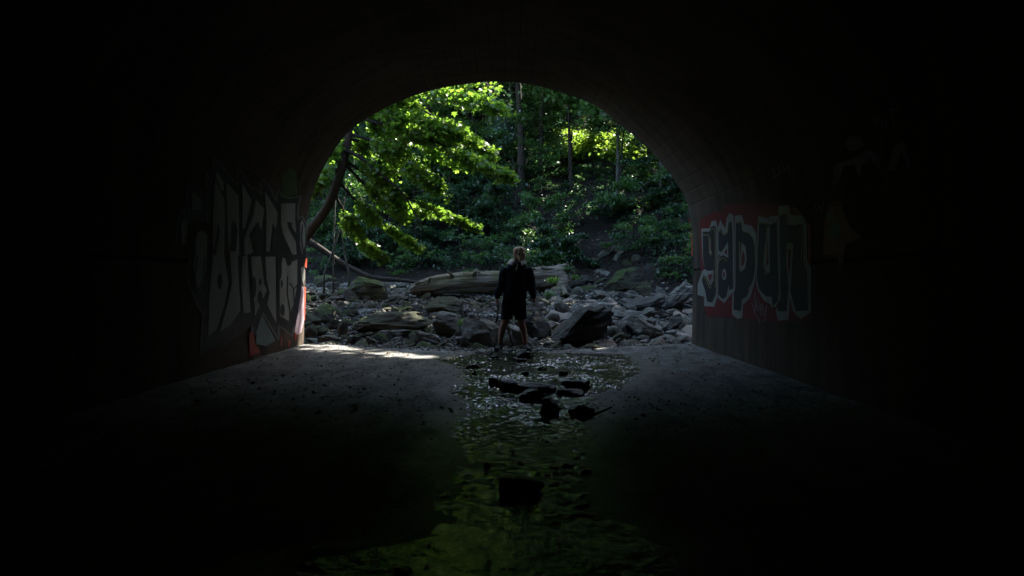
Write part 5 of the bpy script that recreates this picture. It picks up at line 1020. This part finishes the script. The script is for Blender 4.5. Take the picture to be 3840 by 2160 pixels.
# tall trees added out of view, crowns placed to block sun from the creek (trunks stand outside the picture or behind it)
CT = [(8, 21), (12, 26), (9, 31), (16, 33), (5, 35), (13, 39), (20, 27), (22, 38), (1, 40), (-6, 37), (-12, 33), (18, 20), (13, 17), (8, 45), (-3, 47), (26, 32), (-14, 24), (-10, 42), (18, 47), (-16, 31), (-9.5, 18), (7.5, 16.5), (9.5, 17.5), (11, 16), (13.5, 20.5), (12, 23), (24, 22), (29, 27), (23, 44), (30, 38), (15, 25), (-20, 26), (-24, 33), (-18, 38), (36, 33), (19, 34)]
LEAN = {(7.5, 16.5): (-4.5, 2.5), (9.5, 17.5): (-2.5, 4.5), (11, 16): (-1.5, 1.5), (8, 21): (-2, 0), (13.5, 20.5): (-3.5, -.5), (12, 23): (-2, -1)}  # crowns pushed into the sun's path to shade the tunnel mouth
for k, (x, y) in enumerate(CT):
    z0 = float(gz(x, y)) - .3; H = random.uniform(10, 13) + (2 if y < 30 else 0) - (4.5 if -9 < x < 9 and y > 30 else 0); lean = LEAN.get((x, y), (0, 0)); T0 = empty('sun_block_tree', (x, y, z0)); tag(T0, ('tall slim', 'tall broad', 'tall leaning', 'tall straight')[k % 4] + ' added sun-blocking tree standing ' + ('left of' if x < 0 else 'right of' if x > 7 else 'behind') + ' the creek, ' + ('near the tunnel' if y < 25 else 'halfway up the slope' if y < 36 else 'high on the hill'), 'tree', 'added sun-blocking trees around the gorge')
    p0 = np.array([x, y, z0]); top = p0 + np.array([random.uniform(-.8, .8) + lean[0], random.uniform(-.8, .8) + lean[1], H]); cc = curve([p0, (p0 + top) / 2 + (.2, 0, 0), top], 8); tubes('trunk', [tube(cc, taper(len(cc), .2, .08), 9, .12, k)], M['bark'], T0, p0)
    Cs = []; bl = []
    for j in range(16):
        a = RNG.random() * 6.283; l = RNG.uniform(2.2, 4.4); s_ = top - np.array([0, 0, RNG.uniform(0, 4.2)]); e1 = s_ + np.array([math.cos(a) * l, math.sin(a) * l, RNG.uniform(-.2, 1.6)]); c, tw = spray(s_, e1, 2.0, 330, .1, .25); Cs.append(c)
        if clear(s_, e1): bl.append(tube(np.array([s_, (s_ + e1) / 2 + (0, 0, .2), e1]), [.07, .05, .02], 5, 0, 0, False))
    if bl: tubes('boughs', bl, M['bark'], T0, p0)
    leafobj('crown', np.vstack(Cs), .30, M['leaf_far'], T0, p0, droop=.3)

# ------------------------------------------------------------------ the masked person
PX, PY = .09, 12.5
def remesh(name, items, vox, mat, parent, smooth_it=6, org=(0, 0, 0)):
    V = []; Fs = []; k = 0; me = bpy.data.meshes.new(name)
    for v, q, t in items:
        V += [tuple(x) for x in v]; Fs += [tuple(int(i) + k for i in f) for f in q] + [tuple(int(i) + k for i in f) for f in t]; k = len(V)
    me.from_pydata(V, [], Fs); o = bpy.data.objects.new(name, me); COL.objects.link(o)
    bm = bmesh.new(); bm.from_mesh(me); bmesh.ops.recalc_face_normals(bm, faces=bm.faces[:]); bm.to_mesh(me); bm.free()
    md = o.modifiers.new('r', 'REMESH'); md.mode = 'VOXEL'; md.voxel_size = vox; sm = o.modifiers.new('s', 'SMOOTH'); sm.iterations = smooth_it; sm.factor = .5
    dg = bpy.context.evaluated_depsgraph_get(); m2 = bpy.data.meshes.new_from_object(o.evaluated_get(dg)); bpy.data.objects.remove(o); m2.materials.clear(); m2.materials.append(mat)
    for p_ in m2.polygons: p_.use_smooth = True
    m2.name = name; return link(name, m2, parent)
def loft(rings, seg=20, fold=0, seed=0):
    """rings: (x, y, z, rx, ry) ellipses stacked along z (or along a limb)"""
    V = []
    for j, (x, y, z, rx, ry) in enumerate(rings):
        for k in range(seg):
            a = 2 * math.pi * k / seg; f = 1 + fold * noise.noise(Vector((math.cos(a) * 2.2, math.sin(a) * 2.2, z * 6 + seed))); V.append((x + rx * f * math.cos(a), y + ry * f * math.sin(a), z))
    n = len(rings); Q = [(i * seg + k, i * seg + (k + 1) % seg, (i + 1) * seg + (k + 1) % seg, (i + 1) * seg + k) for i in range(n - 1) for k in range(seg)]
    V.append(rings[0][:3]); V.append(rings[-1][:3]); a, b = len(V) - 2, len(V) - 1
    T = [(a, (k + 1) % seg, k) for k in range(seg)] + [(b, (n - 1) * seg + k, (n - 1) * seg + (k + 1) % seg) for k in range(seg)]
    return np.array(V), np.array(Q), np.array(T)
def limb(pts, rad, seg=14, n=5, knob=0, seed=0):
    cc = curve(pts, n); t = np.linspace(0, 1, len(cc)); r = np.interp(t, np.linspace(0, 1, len(rad)), rad); return tube(cc, r, seg, knob, seed)
PE = empty('person', (PX, PY, 0)); tag(PE, 'person in beige cloth sack mask, black hoodie and black shorts at the tunnel mouth', 'person')
PE.scale = (1.033,) * 3
# local frame: x right in the picture, y away, z up; feet apart, arms hanging
fL, fR = -.285, .135                                     # ankles
it = [loft([(-.045, 0, .86, .14, .10), (-.035, 0, .98, .155, .105), (-.01, 0, 1.12, .14, .10), (-.01, 0, 1.28, .17, .11), (-.01, 0, 1.40, .185, .10), (-.01, 0, 1.47, .10, .07), (0, .0, 1.53, .058, .055), (0, -.01, 1.58, .062, .07), (0, -.015, 1.66, .075, .09), (0, -.01, 1.71, .068, .08), (0, 0, 1.745, .03, .04)])]
for sx, ax, az in ((-1, fL, 0), (1, fR, 0)):
    it.append(limb([(sx * .085 - .05, 0, .90), (sx * .11 - .055, -.01, .68), (sx * .14 - .07, -.02, .48), ((ax + sx * .15 - .07) / 2, .012, .34), (ax, .0, .16), (ax, .0, .08)], [.092, .085, .062, .058, .040, .036]))
    it.append(limb([(ax, .02, .06), (ax + sx * .02, -.06, .045), (ax + sx * .05, -.14, .035)], [.04, .04, .03]))
def arm(sx, hx, hz):
    s = (sx * .175 - .01, .0, 1.40); e_ = (sx * .25 - .01, .03, 1.13); w = (hx, -.02, .90); return s, e_, w
LA = arm(-1, -.335, .9); RA = arm(1, .275, .9)
for (s, e_, w), sx in ((LA, -1), (RA, 1)):
    it.append(limb([s, e_, w], [.052, .045, .036, .030, .026]))
    px_ = w[0]; it.append(limb([(px_, -.02, .91), (px_ + sx * .004, -.03, .865), (px_ + sx * .004, -.035, .82)], [.026, .032, .034, .028]))
    for k in range(4):                                  # four fingers, unequal, curled; right-hand side of the picture hangs open
        yy = -.065 + .021 * k; ln = (.062, .072, .070, .056)[k]; crl = .9 if sx < 0 else .35; x0 = px_ + sx * .006; z0 = .835
        a = (x0, yy + .0, z0); b = (x0 - sx * .010 * crl, yy, z0 - ln * .5); c = (x0 - sx * .036 * crl, yy - .003, z0 - ln * (.95 if sx > 0 else .75)); d_ = (x0 - sx * .055 * crl, yy - .004, z0 - ln * (1.25 if sx > 0 else .65))
        it.append(limb([a, b, c, d_], [.010, .0095, .0085, .0075], 8, 4))
    it.append(limb([(px_ - sx * .008, -.055, .875), (px_ - sx * .030, -.075, .84), (px_ - sx * .034, -.08, .80)], [.013, .011, .009], 8, 4))
remesh('body', it, .0065, M['skin'], PE, 5)
hd = [loft([(-.045, 0, .835, .17, .115), (-.045, 0, .87, .195, .135), (-.04, 0, .93, .20, .14), (-.025, 0, 1.05, .19, .135), (-.008, 0, 1.18, .19, .135), (-.008, 0, 1.30, .205, .135), (-.008, 0, 1.38, .20, .125), (-.005, 0, 1.44, .16, .11), (0, 0, 1.49, .10, .09)], 30, .06, 3)]
for (s, e_, w), sx in ((LA, -1), (RA, 1)):
    s2 = (sx * .155 - .008, 0, 1.385); hd.append(limb([s2, (sx * .215 - .01, .01, 1.28), e_, (w[0] * .94, -.0, 1.0), (w[0], -.02, .90)], [.088, .092, .082, .074, .066, .068, .060, .042], 16, 6, .10, sx)); hd.append(limb([(w[0], -.02, .915), (w[0], -.022, .872)], [.043, .041], 14))
remesh('hoodie', hd, .012, M['hoodie'], PE, 4)
sh = [loft([(-.045, 0, .93, .15, .11), (-.05, 0, .86, .185, .125), (-.055, 0, .76, .20, .13)], 26)]
for sx, ax in ((-1, fL), (1, fR)): sh.append(limb([(sx * .095 - .05, 0, .86), (sx * .105 - .055, -.005, .72), (sx * .115 - .06, -.01, .60), (sx * .118 - .06, -.012, .53)], [.105, .106, .102, .102], 20, 6, .05, sx))
remesh('shorts', sh, .011, M['shorts'], PE, 3)
for sx, ax in ((-1, fL), (1, fR)):
    remesh('shoe', [limb([(ax, .045, .06), (ax + sx * .012, -.02, .06), (ax + sx * .045, -.11, .045), (ax + sx * .070, -.18, .035)], [.045, .050, .048, .036], 14), limb([(ax, .012, .15), (ax, .005, .10), (ax, .0, .06)], [.046, .046, .048], 14)], .009, M['shoe'], PE, 3)
    v, q, t = limb([(ax, .07, .012), (ax + sx * .02, -.05, .012), (ax + sx * .075, -.21, .012)], [.040, .050, .052, .034], 14); v[:, 2] = .012 + (v[:, 2] - .012) * .28; tubes('sole', [(v, q, t)], M['sole'], PE)
# sack mask: loose cloth, boxy top, pinched at the neck
def sx_mask():
    zs = [1.755, 1.748, 1.73, 1.70, 1.66, 1.61, 1.57, 1.54, 1.515, 1.495]; wx = [.03, .062, .083, .092, .098, .104, .094, .078, .060, .052]; wy = [.03, .07, .10, .115, .12, .118, .105, .09, .07, .06]
    r = [(-.002 if z > 1.6 else .0, -.005 if z > 1.55 else -.0, z, a, b) for z, a, b in zip(zs, wx, wy)]; v, q, t = loft([r[0]] + r[1:], 36, 0)
    for i in range(len(v)):
        x, y, z = v[i]; a = math.atan2(y, x); fz = sstep(1.66, 1.50, z); v[i][:2] *= 1 + .13 * fz * math.sin(a * 7 + 1) + .04 * noise.noise(Vector((a * 2, z * 14, 0)))
        if y < 0: v[i][1] -= .018 * math.exp(-((x) / .035) ** 2) * float(sstep(1.66, 1.58, z)) 
    return v, q, t
mk = remesh('sack_mask', [sx_mask()], .005, M['mask'], PE, 2)
mk.rotation_euler = (0, .03, .10)
for ex in (-.030, .030):
    c = [loft([(ex, -.131, 1.622 - .018, .007, .010), (ex, -.131, 1.622, .014, .014), (ex, -.131, 1.622 + .018, .007, .010)], 10)]; tubes('eye_hole', c, M['hole'], mk)
v, q, t = tube(np.array([(0, -.125, 1.71), (0, -.112, 1.735), (0, -.075, 1.755), (0, -.03, 1.763), (0, .04, 1.76)]), [.0025] * 5, 6); tubes('seam', [(v, q, t)], M['hole'], mk)
# stand-up cream collar of the cape under the mask, open at the front, and its drawstring
def collar():
    V = []; Q = []; n = 30
    for j, (z, rx, ry) in enumerate(((1.470, .150, .11), (1.490, .145, .12), (1.525, .130, .11), (1.545, .085, .08), (1.535, .078, .072), (1.49, .07, .06))):
        for k in range(n):
            a = -math.pi / 2 + .42 + (2 * math.pi - .84) * k / (n - 1); f = 1 + .08 * math.sin(a * 5) + .05 * math.sin(a * 11 + j); fr = math.exp(-((math.sin(a) + 1) / .35)); V.append((rx * f * math.cos(a), ry * f * math.sin(a) * (1.05 + .15 * fr), z - .045 * fr + .008 * math.sin(a * 6 + j)))
    for j in range(5):
        for k in range(n - 1): i = j * n + k; Q.append((i, i + 1, i + n + 1, i + n))
    return link('collar', npmesh('collar', np.array(V), np.array(Q), M['collar'], True), PE)
collar()
for q in ([(0, -.115, 1.50), (-.022, -.135, 1.488), (-.028, -.145, 1.462), (-.005, -.145, 1.455), (.002, -.14, 1.475), (.02, -.145, 1.468), (.024, -.145, 1.445), (.006, -.15, 1.448)], [(.004, -.148, 1.452), (-.006, -.158, 1.41), (-.026, -.162, 1.375), (-.03, -.163, 1.365)], [(.006, -.148, 1.452), (.002, -.158, 1.40), (-.018, -.162, 1.36), (-.022, -.164, 1.335)]):
    c = curve(q, 5); tubes('drawstring', [tube(c, [.003] * len(c), 6)], M['collar'], PE)
# hand tool held in the hand on the left of the picture
TL = empty('hand_tool', (PX - .33, PY - .05, .66)); tag(TL, 'thin dark hand tool with a flat blade held hanging beside the shorts', 'tool')
tubes('handle', [tube(np.array([(0.012, 0, .185), (.004, 0, .10), (-.006, 0, .02), (-.016, 0, -.04)]), [.011, .011, .008, .007], 8)], M['bark'], TL)
V = np.array([(-.012, -.008, -.03), (-.040, -.006, -.10), (-.050, -.004, -.155), (-.030, -.004, -.160), (-.004, -.004, -.135), (.004, -.006, -.06), (.0, -.008, -.03)]); V2 = V + np.array([0, .010, 0]); n = 7
tubes_v = np.vstack([V, V2]); Qs = np.array([(k, (k + 1) % n, n + (k + 1) % n, n + k) for k in range(n)]); Tt = np.array([(0, k + 1, k) for k in range(1, n - 1)] + [(n, n + k, n + k + 1) for k in range(1, n - 1)])
link('blade', npmesh('blade', tubes_v, [Qs, Tt], M['steel']), TL)
